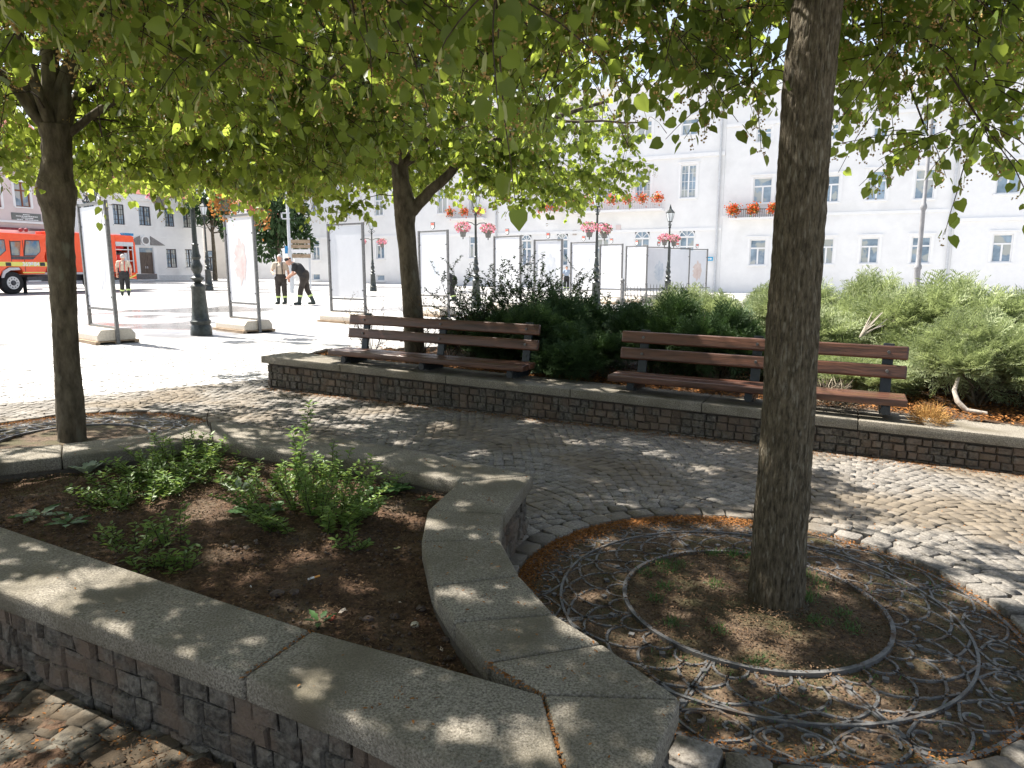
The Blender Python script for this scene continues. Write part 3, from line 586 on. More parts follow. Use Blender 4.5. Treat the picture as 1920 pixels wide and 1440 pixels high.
def make_tree(name, base, path, rad, limbs, R_c, zb, zt, ncl, label, group, seed, bark, n=28, ridged=0, twigs=9, lpt=11, leafs=(.055, .09), cc=None, simple=False, keep=None, seg=6, blossom=True, droop=.5, ell=1.0, sep=.07, extra=()):
    """base (x,y); path relative; limbs = list of (start index on path, [relative points]) ; crown about cc"""
    r = np.random.RandomState(seed); rd = random.Random(seed)
    t = empty(name, V3(base, 0), 0, label, 'tree', group)
    tr = bark_tube('trunk', path, rad, n, bark, t, ridged, seg, seed)
    cc = cc or (0, 0)
    top = Vector(path[-1]); nodes = []
    mb = MB()
    for L_ in limbs:
        pts, r0 = L_; pts = [Vector(p) for p in pts]; k = len(pts)
        sm = []
        for i in range(k-1):
            for q in range(4): sm.append(pts[i].lerp(pts[i+1], q/4)+Vector((rd.uniform(-1, 1), rd.uniform(-1, 1), rd.uniform(-1, 1)))*.012)
        sm.append(pts[-1]); mb.tube(sm, [r0*(1-.75*i/(len(sm)-1)) for i in range(len(sm))], 9)
        nodes += [(p, r0*(1-.75*i/(len(sm)-1))) for i, p in enumerate(sm)][2:]
    mb.build('limbs', bark, t, smooth=True)
    # cluster centres
    cl = []
    tries = 0
    while len(cl) < ncl and tries < ncl*40:
        tries += 1
        a = rd.uniform(0, 2*math.pi); q = math.sqrt(rd.random())
        lump = 1+.16*math.sin(3*a+seed)+.1*math.sin(5*a+2*seed)
        x = cc[0]+R_c*lump*q*math.cos(a); y = cc[1]+R_c*lump*ell*q*math.sin(a)
        h = rd.random()**1.35; z0_ = zb+.25*q*q*math.sin(4*a+seed)+.1*rd.random(); z1_ = zb+(zt-zb)*math.sqrt(max(.02, 1-q*q))
        z = z0_+(z1_-z0_)*h
        if keep and not keep(base[0]+x, base[1]+y, z): continue
        if any((Vector((x, y, z))-c_).length < R_c*sep for c_ in cl): continue
        cl.append(Vector((x, y, z)))
    cl += [Vector((q.x-base[0], q.y-base[1], q.z-gz(base[0]))) for q in extra]
    tw = MB(); pos = []; axl = []; nrl = []; bpos = []; bax = []; twp = []
    for c_ in cl:
        nd = min(nodes, key=lambda q: (q[0]-c_).length+.6*max(0, q[0].z-c_.z)); p0, r0 = nd
        mid = (p0+c_)/2+Vector((rd.uniform(-.1, .1), rd.uniform(-.1, .1), .12)); rr0 = min(r0*.4, .009)
        tw.tube([p0, p0.lerp(mid, .5)+Vector((0, 0, .03)), mid, mid.lerp(c_, .5)+Vector((0, 0, .03)), c_], [rr0, rr0*.85, rr0*.65, rr0*.5, .005], 5, cap=False)
        outd = Vector((c_.x-cc[0], c_.y-cc[1], 0)); outd = outd.normalized() if outd.length > .01 else Vector((1, 0, 0))
        for k in range(twigs):
            d = Vector((rd.gauss(0, 1), rd.gauss(0, 1), rd.gauss(0, .55)))+outd*.5; d.normalize()
            ln = rd.uniform(.28, .58); p = c_+d*.03; path_ = [p.copy()]; dd = d.copy()
            for q in range(5):
                dd = (dd+Vector((0, 0, -droop*.2))+Vector((rd.uniform(-1, 1), rd.uniform(-1, 1), rd.uniform(-1, 1)))*.12).normalized(); p = p+dd*ln/5; path_.append(p.copy())
            twp.append(path_)
            for q in range(lpt):
                f = (q+rd.random())/lpt*5; i = min(4, int(f)); pp = path_[i].lerp(path_[i+1], f-i)
                sd = Vector((rd.gauss(0, 1), rd.gauss(0, 1), rd.gauss(0, .5))).normalized()
                base_ = pp+sd*.03+Vector((0, 0, -.012)); ax = (sd*.75+dd*.3+Vector((0, 0, -rd.uniform(.1, 1.3)))).normalized()
                pos.append(base_); axl.append(ax); nrl.append(Vector((rd.gauss(0, .8), rd.gauss(0, .8), rd.uniform(.1, .9))))
                if blossom and rd.random() < .34:
                    bpos.append(pp+Vector((rd.uniform(-.02, .02), rd.uniform(-.02, .02), -.01))); bax.append(Vector((rd.gauss(0, .3), rd.gauss(0, .3), -1)))
    ow = np.array([base[0], base[1], gz(base[0])]); tk = ~drop_leaves(np.array([q[3] for q in twp])+ow)
    for q, k_ in zip(twp, tk):
        if k_: tw.tube(q, [.0035, .003, .003, .0025, .002, .0015], 3, cap=False)
    ok = ~drop_leaves(np.array(pos)+ow); pos = np.array(pos)[ok]; axl = np.array(axl)[ok]; nrl = np.array(nrl)[ok]
    ok = ~drop_leaves(np.array(bpos)+ow); bpos = np.array(bpos)[ok]; bax = np.array(bax)[ok]
    npos = np.array(pos); V, F = stamp(LEAF_V if not simple else OVAL_V, LEAF_F if not simple else OVAL_F, npos, np.array(axl), np.array(nrl), r.uniform(leafs[0], leafs[1], len(pos))*(1.0 if not simple else 1.5))
    npmesh('crown', V, F, M_leaf, t, smooth=False)
    tw.build('twigs', M_twig, t)
    if len(bpos):
        bp_ = np.array(bpos); ba = np.array(bax); nb = len(bp_)
        BR_V = [(0, 0, 0), (.1, .3, .03), (.1, .75, -.02), (0, 1, -.06), (-.1, .75, -.02), (-.1, .3, .03)]
        V1, F1 = stamp(BR_V, OVAL_F, bp_, ba, unit(r.normal(size=(nb, 3))), r.uniform(.035, .065, nb))
        k = 5; bb = np.repeat(bp_, k, 0)+np.repeat(unit(ba), k, 0)*.075+r.normal(size=(nb*k, 3))*.013
        TT = [(1, 0, -.5), (-.5, .87, -.5), (-.5, -.87, -.5), (0, 0, 1)]; TFq = [(0, 2, 1, 1), (0, 1, 3, 3), (1, 2, 3, 3), (2, 0, 3, 3)]
        V2, F2 = stamp(TT, [(0, 2, 1), (0, 1, 3), (1, 2, 3), (2, 0, 3)], bb, unit(r.normal(size=(nb*k, 3))), unit(r.normal(size=(nb*k, 3))), r.uniform(.0045, .008, nb*k))
        o1 = npmesh('bracts', V1, F1, M_bract, t); o2 = npmesh('blossoms', V2, F2, M_blossom, t)
    return t
def rootflare(path, rad): return path, rad
# near right tree
def lit(x, y, z, sx0=2.15):                            # clusters that would shade the sunlit right part of the bench and paving
    sx = x+.617*z; sy = y-.33*z
    return sx > sx0+.25*math.sin(sy*2.3) and 3.35 < sy < 9.5 and math.sin(x*37.7+y*17.1+z*9.3)*.5+.5 > .14
zz = [-.08, 0, .06, .15, .35, .8, 1.3, 1.8, 2.3, 2.75]
def trunk_from_px(base, rows, Yc):                     # rows: (y, left, right) in the photograph -> centre line and radii
    path = []; rad = []
    for y, l, r_ in rows:
        p = D((l+r_)/2, y, Yc); w_ = (D(r_, y, Yc)-D(l, y, Yc)).length/2*.985*Yc/math.hypot(p.x, Yc)
        path.append((p.x-base[0], 0, p.z-gz(base[0]))); rad.append(w_)
    return path, rad
path, rad = trunk_from_px(T_R, [(1128, 1400, 1509), (1080, 1403, 1511), (1000, 1409, 1513), (900, 1419, 1521), (760, 1428, 1530), (620, 1434, 1536), (485, 1446, 1543), (330, 1455, 1554), (180, 1464, 1563), (90, 1473, 1572), (0, 1486, 1582)], T_R[1])
path = [(path[0][0], 0, -.1), (path[0][0], 0, .0)]+path; rad = [rad[0]*1.3, rad[0]*1.16]+rad
tx, tz = path[-1][0], path[-1][2]; path.append((tx+.05, .0, tz+.7)); rad.append(rad[-1]*.93)
tx += .05; tz += .7
lim = lambda *pts: [(tx, 0, tz-.1)]+[(tx+p[0], p[1], p[2]) for p in pts]
limR = [(lim((-.35, .3, 3.3), (-1.0, .6, 3.7), (-2.0, .8, 4.2)), .06), (lim((.3, .3, 3.4), (.9, .8, 3.9), (1.5, 1.2, 4.4)), .06), (lim((.2, -.4, 3.3), (.6, -1.2, 3.7), (.9, -1.9, 4.1)), .055),
        (lim((-.3, -.4, 3.4), (-.9, -1.1, 3.8), (-1.6, -1.6, 4.2)), .055), (lim((0, .2, 3.5), (.1, .3, 4.5), (0, .3, 5.6)), .08), (lim((.4, 0, 3.1), (1.2, .1, 3.3), (1.9, .0, 3.5)), .04), (lim((-.5, 0, 3.0), (-1.3, .2, 3.0), (-2.1, .3, 3.0)), .035), (lim((.1, .5, 3.0), (.5, 1.3, 3.1), (.9, 2.0, 3.0)), .035), (lim((-.2, .6, 3.0), (-.6, 1.3, 3.0), (-1.1, 2.0, 3.0)), .035)]
def keepR(x, y, z):
    if y < .9 and abs(x) < 1.4 and z < 2.6: return False
    return not lit(x, y, z)
make_tree('linden_tree', T_R, path, rad, limR, 2.45, 2.78, 5.3, 270, 'thick rough-barked linden rising from the iron grate at right', 'linden trees of the square', 11, M_bark, n=140, ridged=.009, seg=26, keep=keepR, twigs=10, lpt=11, leafs=(.035, .066), extra=EXR)
# left tree
path, rad = trunk_from_px(T_L, [(815, 107, 163), (760, 104, 160), (700, 101, 153), (620, 97, 147), (520, 90, 144), (440, 85, 140), (400, 78, 142), (370, 68, 146), (350, 66, 145), (330, 73, 138), (300, 78, 137), (260, 76, 136), (235, 68, 138)], T_L[1])
path = [(path[0][0], 0, -.1)]+path; rad = [rad[0]*1.1]+rad
tx, tz = path[-1][0], path[-1][2]
lim = lambda *pts: [(tx, 0, tz-.12)]+[(tx+p[0], p[1], p[2]) for p in pts]
limL = [(lim((-.16, 0, tz+.3), (-.7, .1, tz+1.0), (-1.4, .2, tz+1.6)), .075), (lim((.02, 0, tz+.5), (.05, .1, tz+1.5), (.1, .1, tz+2.6)), .085), (lim((.13, 0, tz+.4), (.5, .1, tz+1.1), (1.2, .3, tz+1.8)), .08),
        (lim((0, -.2, tz+.3), (.3, -.9, tz+.9), (.6, -1.8, tz+1.3)), .05), (lim((.1, .2, tz+.3), (.4, 1.0, tz+.8), (.8, 1.9, tz+1.1)), .05), (lim((-.2, -.2, tz+.3), (-.7, -.8, tz+.7), (-1.2, -1.6, tz+1.0)), .05), (lim((.5, .1, tz+.25), (1.3, .3, tz+.45), (2.2, .4, tz+.5)), .035), (lim((-.3, .3, tz+.3), (-.8, 1.0, tz+.7), (-1.3, 1.6, tz+1.0)), .05)]
make_tree('linden_tree', T_L, path, rad, limL, 2.75, 2.42, 5.7, 300, 'linden with knobbly pruning scars on its trunk, at far left behind the planter', 'linden trees of the square', 23, M_bark2, n=48, ridged=.012, seg=10, twigs=9, lpt=9, leafs=(.05, .088), extra=EXL)
# centre tree behind the bench
T_C = P(777, 668, .3); T_C = (T_C[0], T_C[1])
path, rad = trunk_from_px(T_C, [(668, 759, 797), (620, 757, 795), (580, 755, 793), (520, 751, 786), (470, 747, 782), (420, 741, 778), (390, 738, 782), (340, 735, 768), (300, 733, 764)], T_C[1])
path = [(path[0][0], 0, 0)]+path; rad = [rad[0]*1.15]+rad
tx, tz = path[-1][0], path[-1][2]; z3 = path[-3][2]
lim = lambda *pts: [(tx, 0, tz-.1)]+[(tx+p[0], p[1], p[2]) for p in pts]
limC = [([(tx+.08, 0, z3-.1), (tx+.4, -.05, z3+.22), (tx+.85, -.1, z3+.6), (tx+1.6, -.1, z3+1.0), (tx+2.6, 0, z3+1.3)], .085), (lim((.0, 0, tz+.6), (.05, .1, tz+1.6), (0, .1, tz+3)), .1),
        (lim((-.4, 0, tz+.4), (-1.2, 0, tz+.8), (-2.4, .1, tz+1.2)), .06), (lim((.1, -.5, tz+.4), (.2, -1.3, tz+.8), (.3, -2.3, tz+1.1)), .06), (lim((.2, .5, tz+.4), (.4, 1.3, tz+.8), (.6, 2.4, tz+1.1)), .06), (lim((-.4, -.4, tz+.3), (-1.2, -1.2, tz+.6), (-1.9, -1.9, tz+.7)), .05), (lim((.6, -.3, tz+.4), (1.4, -1.1, tz+.7), (2.2, -1.7, tz+.9)), .05), (lim((.8, 0, tz+.4), (2, .1, tz+.5), (3.2, .2, tz+.5)), .04)]
make_tree('linden_tree', T_C, path, rad, limC, 3.5, 2.74, 6.0, 350, 'linden growing from the shrubs behind the left bench, with a low side limb', 'linden trees of the square', 31, M_bark2, n=36, ridged=.01, seg=6, cc=(.35, 0), keep=lambda x, y, z: not lit(x, y, z, 2.4) and x < 1.9, twigs=10, lpt=11, leafs=(.055, .095), extra=EXC)
# tree beside the photographer, trunk out of frame
T_N = (-3.0, 1.2)
limN = [([(0, 0, 2.2), (.4, .3, 2.8), (1.2, .8, 3.3), (2.1, 1.2, 3.7)], .06), ([(0, 0, 2.2), (-.4, .5, 2.9), (-1, 1.2, 3.5)], .06), ([(0, 0, 2.2), (.1, 0, 3.4), (.1, 0, 5)], .08), ([(0, 0, 2.2), (.5, -.3, 2.9), (1.5, -.8, 3.5)], .06), ([(0, 0, 2.2), (.2, .7, 2.7), (.5, 1.6, 2.9), (.8, 2.3, 3.0)], .04), ([(0, 0, 2.2), (-.5, -.5, 2.9), (-1.3, -1.2, 3.4)], .05), ([(0, 0, 2.2), (.8, .1, 2.8), (1.8, .2, 3.0), (2.6, .3, 3.1)], .04)]
make_tree('linden_tree', T_N, [(0, 0, -.1), (0, 0, .5), (0, .02, 1.4), (0, 0, 2.3)], [.16, .14, .12, .12], limN, 2.8, 2.3, 5.4, 320, 'linden whose big near leaves hang into the top left corner', 'linden trees of the square', 47, M_bark2, n=20, cc=(.3, .3), twigs=10, lpt=11, leafs=(.036, .066), extra=EXN,
          keep=lambda x, y, z: not (y < 1.0 and abs(x) < 1.5 and z < 2.7))
# ------------------------------------------------------------------ far retaining wall
fw = empty('retaining_wall', (0, 0, 0), 0, 'long low wall of small granite setts with pale coping, carrying the two benches', 'low wall')
CAPH = lambda s: .36
def capz(s): return .389-.0134*s                 # height over the sloping ground
def wp(s, d, z): x, y = WL(s, d); return (x, y, gz(x)+z)
cuts = [-.06, 1.15, 2.55, 3.95, 5.2, 6.45, 7.8, 9.2, 10.4, WLEN]
for i in range(len(cuts)-1):
    s0, s1 = cuts[i]+.003, cuts[i+1]-.003; mb = MB()
    vs = [wp(s, d, capz(s)+z) for z in (-.082, 0) for s, d in ((s0, -.035), (s1, -.035), (s1, .5), (s0, .5))]
    mb.add(vs, [(3, 2, 1, 0), (4, 5, 6, 7), (0, 1, 5, 4), (1, 2, 6, 5), (2, 3, 7, 6), (3, 0, 4, 7)])
    mb.build('coping_stone', M_cap, fw, bevel=.01, seg=2, smooth=True)
mb = MB()
for s0, s1 in zip(cuts[:-1], cuts[1:]):
    s0 = max(s0, .012); vs = [wp(s, d, z if z < 0 else capz(s)-.081) for z in (-.1, 1) for s, d in ((s0, .03), (s1, .03), (s1, .46), (s0, .46))]
    mb.add(vs, [(0, 1, 5, 4), (2, 3, 7, 6), (3, 0, 4, 7), (1, 2, 6, 5)])
mb.build('mortar_core', M_mortar, fw)
mb = MB()
a, b = WL(0, .03), WL(WLEN, .03); nrm = (-NN.x, -NN.y)
stone_face(mb, a, b, -.07, .285, 4, 77, nrm, .095, .032)
stone_face(mb, WL(.012, .03), WL(.012, .46), -.07, .30, 4, 78, (-U.x, -U.y), .095, .03)
# follow the fall of the coping
mb.v = [(x, y, z*(1-.0134/.30*max(0, ((x-A.x)*U.x+(y-A.y)*U.y)))+gz(x)) for x, y, z in mb.v]
mb.build('sett_facing', M_wallstone, fw, smooth=True)
mb = MB(); q = [WL(.012, .46), WL(-.28, 1.38), WL(-.2, 1.44), WL(.1, .46)]
mb.add([(x, y, gz(x)-.1) for x, y in q]+[(x, y, gz(x)+.33) for x, y in q], [(4, 5, 6, 7), (0, 1, 5, 4), (1, 2, 6, 5), (2, 3, 7, 6), (3, 0, 4, 7)])
mb.build('return_wall', M_wallstone, fw, bevel=.01)
SOILB = [WL(.05, .45), WL(WLEN, .45), WL(WLEN, WDEPTH), WL(5, 5.8), WL(1.5, 3.6), WL(-.2, 1.35)]
tag(soil_sheet('shrub_bed_soil', SOILB, .285, M_soil, .12, .05, 9), kind='structure')
mb = MB(); n = len(SOILB); ex = SOILB
mb.add([(x, y, gz(x)-.05) for x, y in ex]+[(x, y, gz(x)+.285) for x, y in ex], [(i, (i+1) % n, n+(i+1) % n, n+i) for i in range(1, n-1)])
tag(mb.build('shrub_bed_edge', M_mortar), kind='structure')

# ------------------------------------------------------------------ benches on the wall
BR = facing(WL(0), WL(1)); BT = -.016
def make_bench():
    t = empty('park_bench')
    Lb = 2.49
    def plank(name, y0, y1, z0, z1, tilt=0, rnd=.012):
        mb = MB(); yc = (y0+y1)/2; zc = (z0+z1)/2; n_ = 14
        mb.box((Lb/2, yc, zc), (Lb, y1-y0, z1-z0), rx=tilt)
        return mb.build(name, M_wood, t, bevel=rnd, seg=3, smooth=True)
    plank('seat_plank', .07, .225, .085, .145); plank('seat_plank', .245, .40, .085, .145)
    plank('back_plank', .475, .52, .415, .53, -.2, .018); plank('back_plank', .45, .495, .255, .37, -.2, .018)
    for x in (.22, 1.28, 2.34):
        mb = MB(); mb.b2(x-.035, x+.035, .09, .47, .045, .083); s_ = mb.build('support', M_black, t, bevel=.006)
        mb = MB(); mb.tube([(x, .075, .045), (x, .16, .045)], .036, 14); mb.b2(x-.04, x+.04, .16, .46, .0, .043); mb.build('foot', M_black, t, smooth=True)
        mb = MB(); mb.box((x, .505, .265), (.085, .03, .57), rx=-.2); mb.build('back_post', M_black, t, bevel=.005)
        for z, y in ((.478, .468), (.318, .443)):
            mb = MB(); mb.tube([(x, y-.006, z), (x, y+.012, z)], .013, 10); mb.build('bolt', M_steel, t)
    return t
b1 = make_bench(); x, y = WL(.92, -.04); b1.location = (x, y, gz(x)+capz(.92)); b1.rotation_euler = (0, -BT, BR)
tag(b1, 'dark varnished wooden bench in shade on the left part of the low wall', 'bench', 'benches fixed on the wall')
b2 = copy_tree(b1); x, y = WL(4.3, -.04); b2.location = (x, y, gz(x)+capz(4.3)+.02)
b2['label'] = 'sunlit reddish wooden bench on the low wall, half hidden by the thick trunk'

# ------------------------------------------------------------------ shrubs
def spray_template(k=9):
    V = []; F = []
    def dia(p, q, w_, z0=0, z1=0):
        p = np.array([*p, z0]); q = np.array([*q, z1]); d = q-p; n_ = np.array([-d[1], d[0], 0]); n_ = n_/np.linalg.norm(n_)*w_; m = p+d*.45
        b_ = len(V); V.extend([p, m+n_, q, m-n_]); F.append((b_, b_+1, b_+2, b_+3))
    dia((0, 0), (0, 1), .022, 0, -.1)
    for i in range(k):
        y = .12+.8*i/k; s = 1 if i % 2 else -1; l = .42*(1-y*.55); e = (s*l*.75, y+l*.75)
        z0 = -.1*y*y; dia((0, y), e, .02, z0, z0-.05+.07*(i % 3))
        for f in (.35, .62, .85):
            px_, py_ = e[0]*f, y+(e[1]-y)*f
            for s2 in (1, -1): dia((px_, py_), (px_+s2*.09*(1.2-f)+s*.05, py_+.13*(1.25-f)), .014, z0, z0+.03*s2)
    return V, F
SP_V, SP_F = spray_template()
def make_juniper(name, rx, ry, h, nf, seed, m, size=(.16, .3), spread=.75, loc=(0, 0, 0), label=None, group=None):
    r = np.random.RandomState(seed); rd = random.Random(seed); t = empty(name, loc, 0, label, 'shrub', group)
    lobes = []
    for i in range(13):
        a = rd.uniform(0, 6.28); q = math.sqrt(rd.random())*.8
        lobes.append((rx*q*math.cos(a), ry*q*math.sin(a), h*rd.uniform(.35, .78)*(1-.35*q*q), rd.uniform(.28, .45)*min(rx, ry)))
    pos = []; ax = []; nr = []
    for i in range(nf):
        lx, ly, lz, lr = lobes[rd.randrange(len(lobes))]
        d = Vector((rd.gauss(0, 1), rd.gauss(0, 1), rd.gauss(.35, .7))).normalized(); f = rd.uniform(.35, 1)
        p = Vector((lx, ly, lz))+Vector((d.x*lr, d.y*lr, d.z*lr*.6))*f; p.z = max(.03, p.z)
        cen = Vector((lx, ly, 0)).normalized()*.5
        a_ = (d*spread+cen+Vector((rd.gauss(0, .25), rd.gauss(0, .25), .35+rd.gauss(0, .2)))).normalized()
        pos.append(p); ax.append(a_); nr.append(Vector((rd.gauss(0, .5), rd.gauss(0, .5), 1)))
    V, F = stamp(SP_V, SP_F, np.array(pos), np.array(ax), np.array(nr), r.uniform(size[0], size[1], nf))
    npmesh('foliage', V, F, m, t)
    mb = MB()
    for lx, ly, lz, lr in lobes:
        k = 5; pts = [Vector((lx*.12+rd.uniform(-.04, .04), ly*.12, -.03))]
        for q in range(1, k+1): f = q/k; pts.append(Vector((lx*f+rd.uniform(-.05, .05), ly*f+rd.uniform(-.05, .05), lz*f**1.4+rd.uniform(0, .03))))
        mb.tube(pts, [.02*(1-.75*q/k) for q in range(k+1)], 6)
        for _ in range(6):
            p = pts[rd.randrange(2, k+1)]; d = Vector((rd.gauss(0, 1), rd.gauss(0, 1), rd.gauss(.2, .5))).normalized(); mb.tube([p, p+d*.12, p+d*.25+Vector((0, 0, .03))], [.006, .004, .002], 4)
    mb.build('branches', M_bark2, t, smooth=True)
    return t
jp = {}
def put_jun(kind, s, d, sc, rz, label, zs=1.0):
    x, y = WL(s, d); loc = (x, y, gz(x)+.285)
    if kind not in jp:
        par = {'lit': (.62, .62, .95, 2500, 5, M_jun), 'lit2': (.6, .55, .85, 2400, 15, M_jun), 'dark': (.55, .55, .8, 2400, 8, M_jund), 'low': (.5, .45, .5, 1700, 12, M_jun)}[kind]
        o = make_juniper('juniper_shrub', *par); jp[kind] = o
    else: o = copy_tree(jp[kind])
    o.location = loc; o.rotation_euler = (0, 0, rz); o.scale = (sc, sc, sc*zs); return tag(o, label, 'shrub', 'junipers in the bed behind the benches')
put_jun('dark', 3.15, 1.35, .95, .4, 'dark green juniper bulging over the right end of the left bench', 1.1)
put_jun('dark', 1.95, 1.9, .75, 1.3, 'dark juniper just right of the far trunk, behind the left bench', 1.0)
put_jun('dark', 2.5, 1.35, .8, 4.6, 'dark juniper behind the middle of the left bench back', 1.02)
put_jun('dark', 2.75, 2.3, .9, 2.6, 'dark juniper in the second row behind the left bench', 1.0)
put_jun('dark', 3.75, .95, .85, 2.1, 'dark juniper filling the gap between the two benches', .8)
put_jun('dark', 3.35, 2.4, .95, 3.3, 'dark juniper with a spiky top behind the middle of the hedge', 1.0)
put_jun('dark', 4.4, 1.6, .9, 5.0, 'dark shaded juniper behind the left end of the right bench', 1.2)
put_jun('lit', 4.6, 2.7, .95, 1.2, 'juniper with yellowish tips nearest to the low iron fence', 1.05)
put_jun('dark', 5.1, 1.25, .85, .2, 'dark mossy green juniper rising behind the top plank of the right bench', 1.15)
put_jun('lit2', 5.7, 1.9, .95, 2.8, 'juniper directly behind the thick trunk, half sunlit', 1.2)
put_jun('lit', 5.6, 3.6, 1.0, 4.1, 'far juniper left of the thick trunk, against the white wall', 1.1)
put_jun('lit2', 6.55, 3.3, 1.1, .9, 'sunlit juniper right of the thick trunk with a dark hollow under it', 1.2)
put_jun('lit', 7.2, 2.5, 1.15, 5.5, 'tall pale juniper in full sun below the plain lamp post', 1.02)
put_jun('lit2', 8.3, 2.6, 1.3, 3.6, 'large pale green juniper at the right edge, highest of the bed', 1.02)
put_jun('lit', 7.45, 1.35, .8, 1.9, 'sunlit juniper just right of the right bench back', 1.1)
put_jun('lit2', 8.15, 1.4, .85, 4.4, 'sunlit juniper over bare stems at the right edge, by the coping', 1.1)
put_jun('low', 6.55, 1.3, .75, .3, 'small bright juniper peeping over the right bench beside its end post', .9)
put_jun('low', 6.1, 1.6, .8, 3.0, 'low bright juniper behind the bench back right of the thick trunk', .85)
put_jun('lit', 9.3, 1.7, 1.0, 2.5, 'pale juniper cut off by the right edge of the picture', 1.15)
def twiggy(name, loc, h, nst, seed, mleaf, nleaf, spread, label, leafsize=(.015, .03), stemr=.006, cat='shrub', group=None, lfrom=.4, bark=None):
    rd = random.Random(seed); t = empty(name, loc, 0, label, cat, group); mb = MB(); pos = []; ax = []
    def grow(p, d, ln, r_, lev):
        pts = [p]; k = 5
        for i in range(k):
            d = (d+Vector((rd.gauss(0, .16), rd.gauss(0, .16), rd.gauss(.02, .1)))).normalized(); p = p+d*ln/k; pts.append(p)
        mb.tube(pts, [r_*(1-.6*i/k) for i in range(k+1)], 5 if lev == 0 else 3, cap=False)
        if lev < 2:
            for _ in range(4 if lev == 0 else 3):
                q = pts[rd.randrange(1 if lev else 2, k+1)]; dd = (d+Vector((rd.gauss(0, .6), rd.gauss(0, .6), rd.gauss(.1, .3)))).normalized(); grow(q, dd, ln*rd.uniform(.4, .65), r_*.5, lev+1)
        for _ in range(nleaf):
            f = rd.uniform(lfrom if lev == 0 else .1, 1)*k; i = min(k-1, int(f)); q = pts[i].lerp(pts[i+1], f-i); pos.append(q); ax.append((d*.4+Vector((rd.gauss(0, 1), rd.gauss(0, 1), rd.gauss(.1, .5)))).normalized())
    for _ in range(nst):
        a = rd.uniform(0, 6.28); dd = Vector((math.cos(a)*spread*rd.random(), math.sin(a)*spread*rd.random(), 1)).normalized()
        grow(Vector((rd.uniform(-.06, .06), rd.uniform(-.06, .06), -.02)), dd, h*rd.uniform(.55, .85), stemr, 0)
    mb.build('stems', bark or M_twig, t)
    if pos:
        r = np.random.RandomState(seed); n_ = len(pos)
        V, F = stamp(OVAL_V, OVAL_F, np.array(pos), np.array(ax), unit(r.normal(size=(n_, 3))*.6+np.array([0, 0, 1])), r.uniform(*leafsize, n_)); npmesh('foliage', V, F, mleaf, t)
    return t
G = 'bare twiggy shrubs behind the left bench'
x, y = WL(.75, 1.05); twiggy('twiggy_shrub', (x, y, gz(x)+.28), .75, 9, 3, M_dry, 3, .7, 'nearly bare twiggy bush with dry leaves off the left end of the left bench', group=G)
x, y = WL(1.25, 1.5); twiggy('twiggy_shrub', (x, y, gz(x)+.28), .8, 8, 4, M_dry, 3, .7, 'thin bare bush between the left bench end and the far trunk', group=G)
x, y = WL(2.1, 1.5); twiggy('twiggy_shrub', (x, y, gz(x)+.28), 1.05, 12, 5, M_jund, 26, .75, 'half bare dark shrub just right of the far trunk, legs showing', (.02, .045), .01, group=G, lfrom=.75)
x, y = WL(2.55, 2.0); twiggy('twiggy_shrub', (x, y, gz(x)+.28), 1.15, 14, 6, M_jund, 34, .8, 'denser dark shrub with bare legs behind the middle of the left bench', (.02, .045), .01, group=G, lfrom=.7)
x, y = WL(1.75, 1.35); twiggy('twiggy_shrub', (x, y, gz(x)+.28), .85, 8, 16, M_dry, 7, .7, 'brownish bush hiding the foot of the far trunk', group=G)
x, y = WL(2.95, 2.6); twiggy('twiggy_shrub', (x, y, gz(x)+.28), 1.15, 12, 26, M_jund, 34, .8, 'tallest dark bush of the row, in front of the fifth display board', (.02, .045), .01, group=G, lfrom=.6)
# dead branches and the dry clump
mb = MB()
p0 = D(1850, 776, 5.75); z0 = p0.z
pts = [D(1850, 776, 5.75), D(1812, 770, 5.8), D(1795, 752, 5.85), D(1789, 732, 5.9), D(1797, 708, 6.0)]
o = MB(); o.tube([p-p0 for p in pts], [.02, .024, .022, .018, .012], 10)
dead = o.build('dead_branch', mat('dead_wood', (.38, .33, .28), (.5, .45, .4), 20, .9, .4), smooth=True); dead.location = p0; tag(dead, 'pale bent dead stem lying at the edge of the bed, far right', 'branch')
rd = random.Random(3); o = MB(); p0 = D(1612, 632, 6.9)
for i in range(9):
    e = D(1630+rd.uniform(-10, 42), 592+rd.uniform(-8, 22), 6.9+rd.uniform(-.1, .1))-p0; o.tube([(0, 0, 0), e*.5+Vector((0, 0, rd.uniform(-.02, .02))), e], [.009, .006, .003], 5)
dead2 = o.build('dead_branch', MATS['dead_wood']); dead2.location = p0; tag(dead2, 'fan of bleached dead twigs sticking out right of the thick trunk', 'branch')
def clump(name, loc, n_, rad, m, ln, seed, label, cat, up=.3):
    r = np.random.RandomState(seed); d = unit(r.normal(size=(n_, 3))); d[:, 2] = abs(d[:, 2]); pos = d*rad*r.uniform(.3, 1, (n_, 1))
    BL = [(0, 0, 0), (.03, .5, .02), (0, 1, -.1), (-.03, .5, .02)]
    V, F = stamp(BL, [(0, 1, 2, 3)], pos, unit(d+r.normal(size=(n_, 3))*.5+np.array([0, 0, up])), unit(r.normal(size=(n_, 3))), r.uniform(ln*.6, ln, n_))
    o = npmesh(name, V, F, m); o.location = loc; return tag(o, label, cat)
M_straw = leafmat('straw', (.3, .16, .05), (.5, .3, .1), (.4, .25, .08), .2, .9)
p = D(1745, 760, 5.45); clump('dry_clump', (p.x, p.y, gz(p.x)+.3), 900, .13, M_straw, .09, 4, 'orange brown dry juniper cutting at the right end of the right bench', 'dry shrub')
p = D(1560, 705, 6.0); clump('dry_clump', (p.x, p.y, gz(p.x)+.3), 700, .22, leafmat('grey_straw', (.2, .17, .12), (.4, .35, .27), (.3, .25, .2), .1, .9), .14, 5, 'greyish dead twigs piled under the right bench back', 'dry shrub')

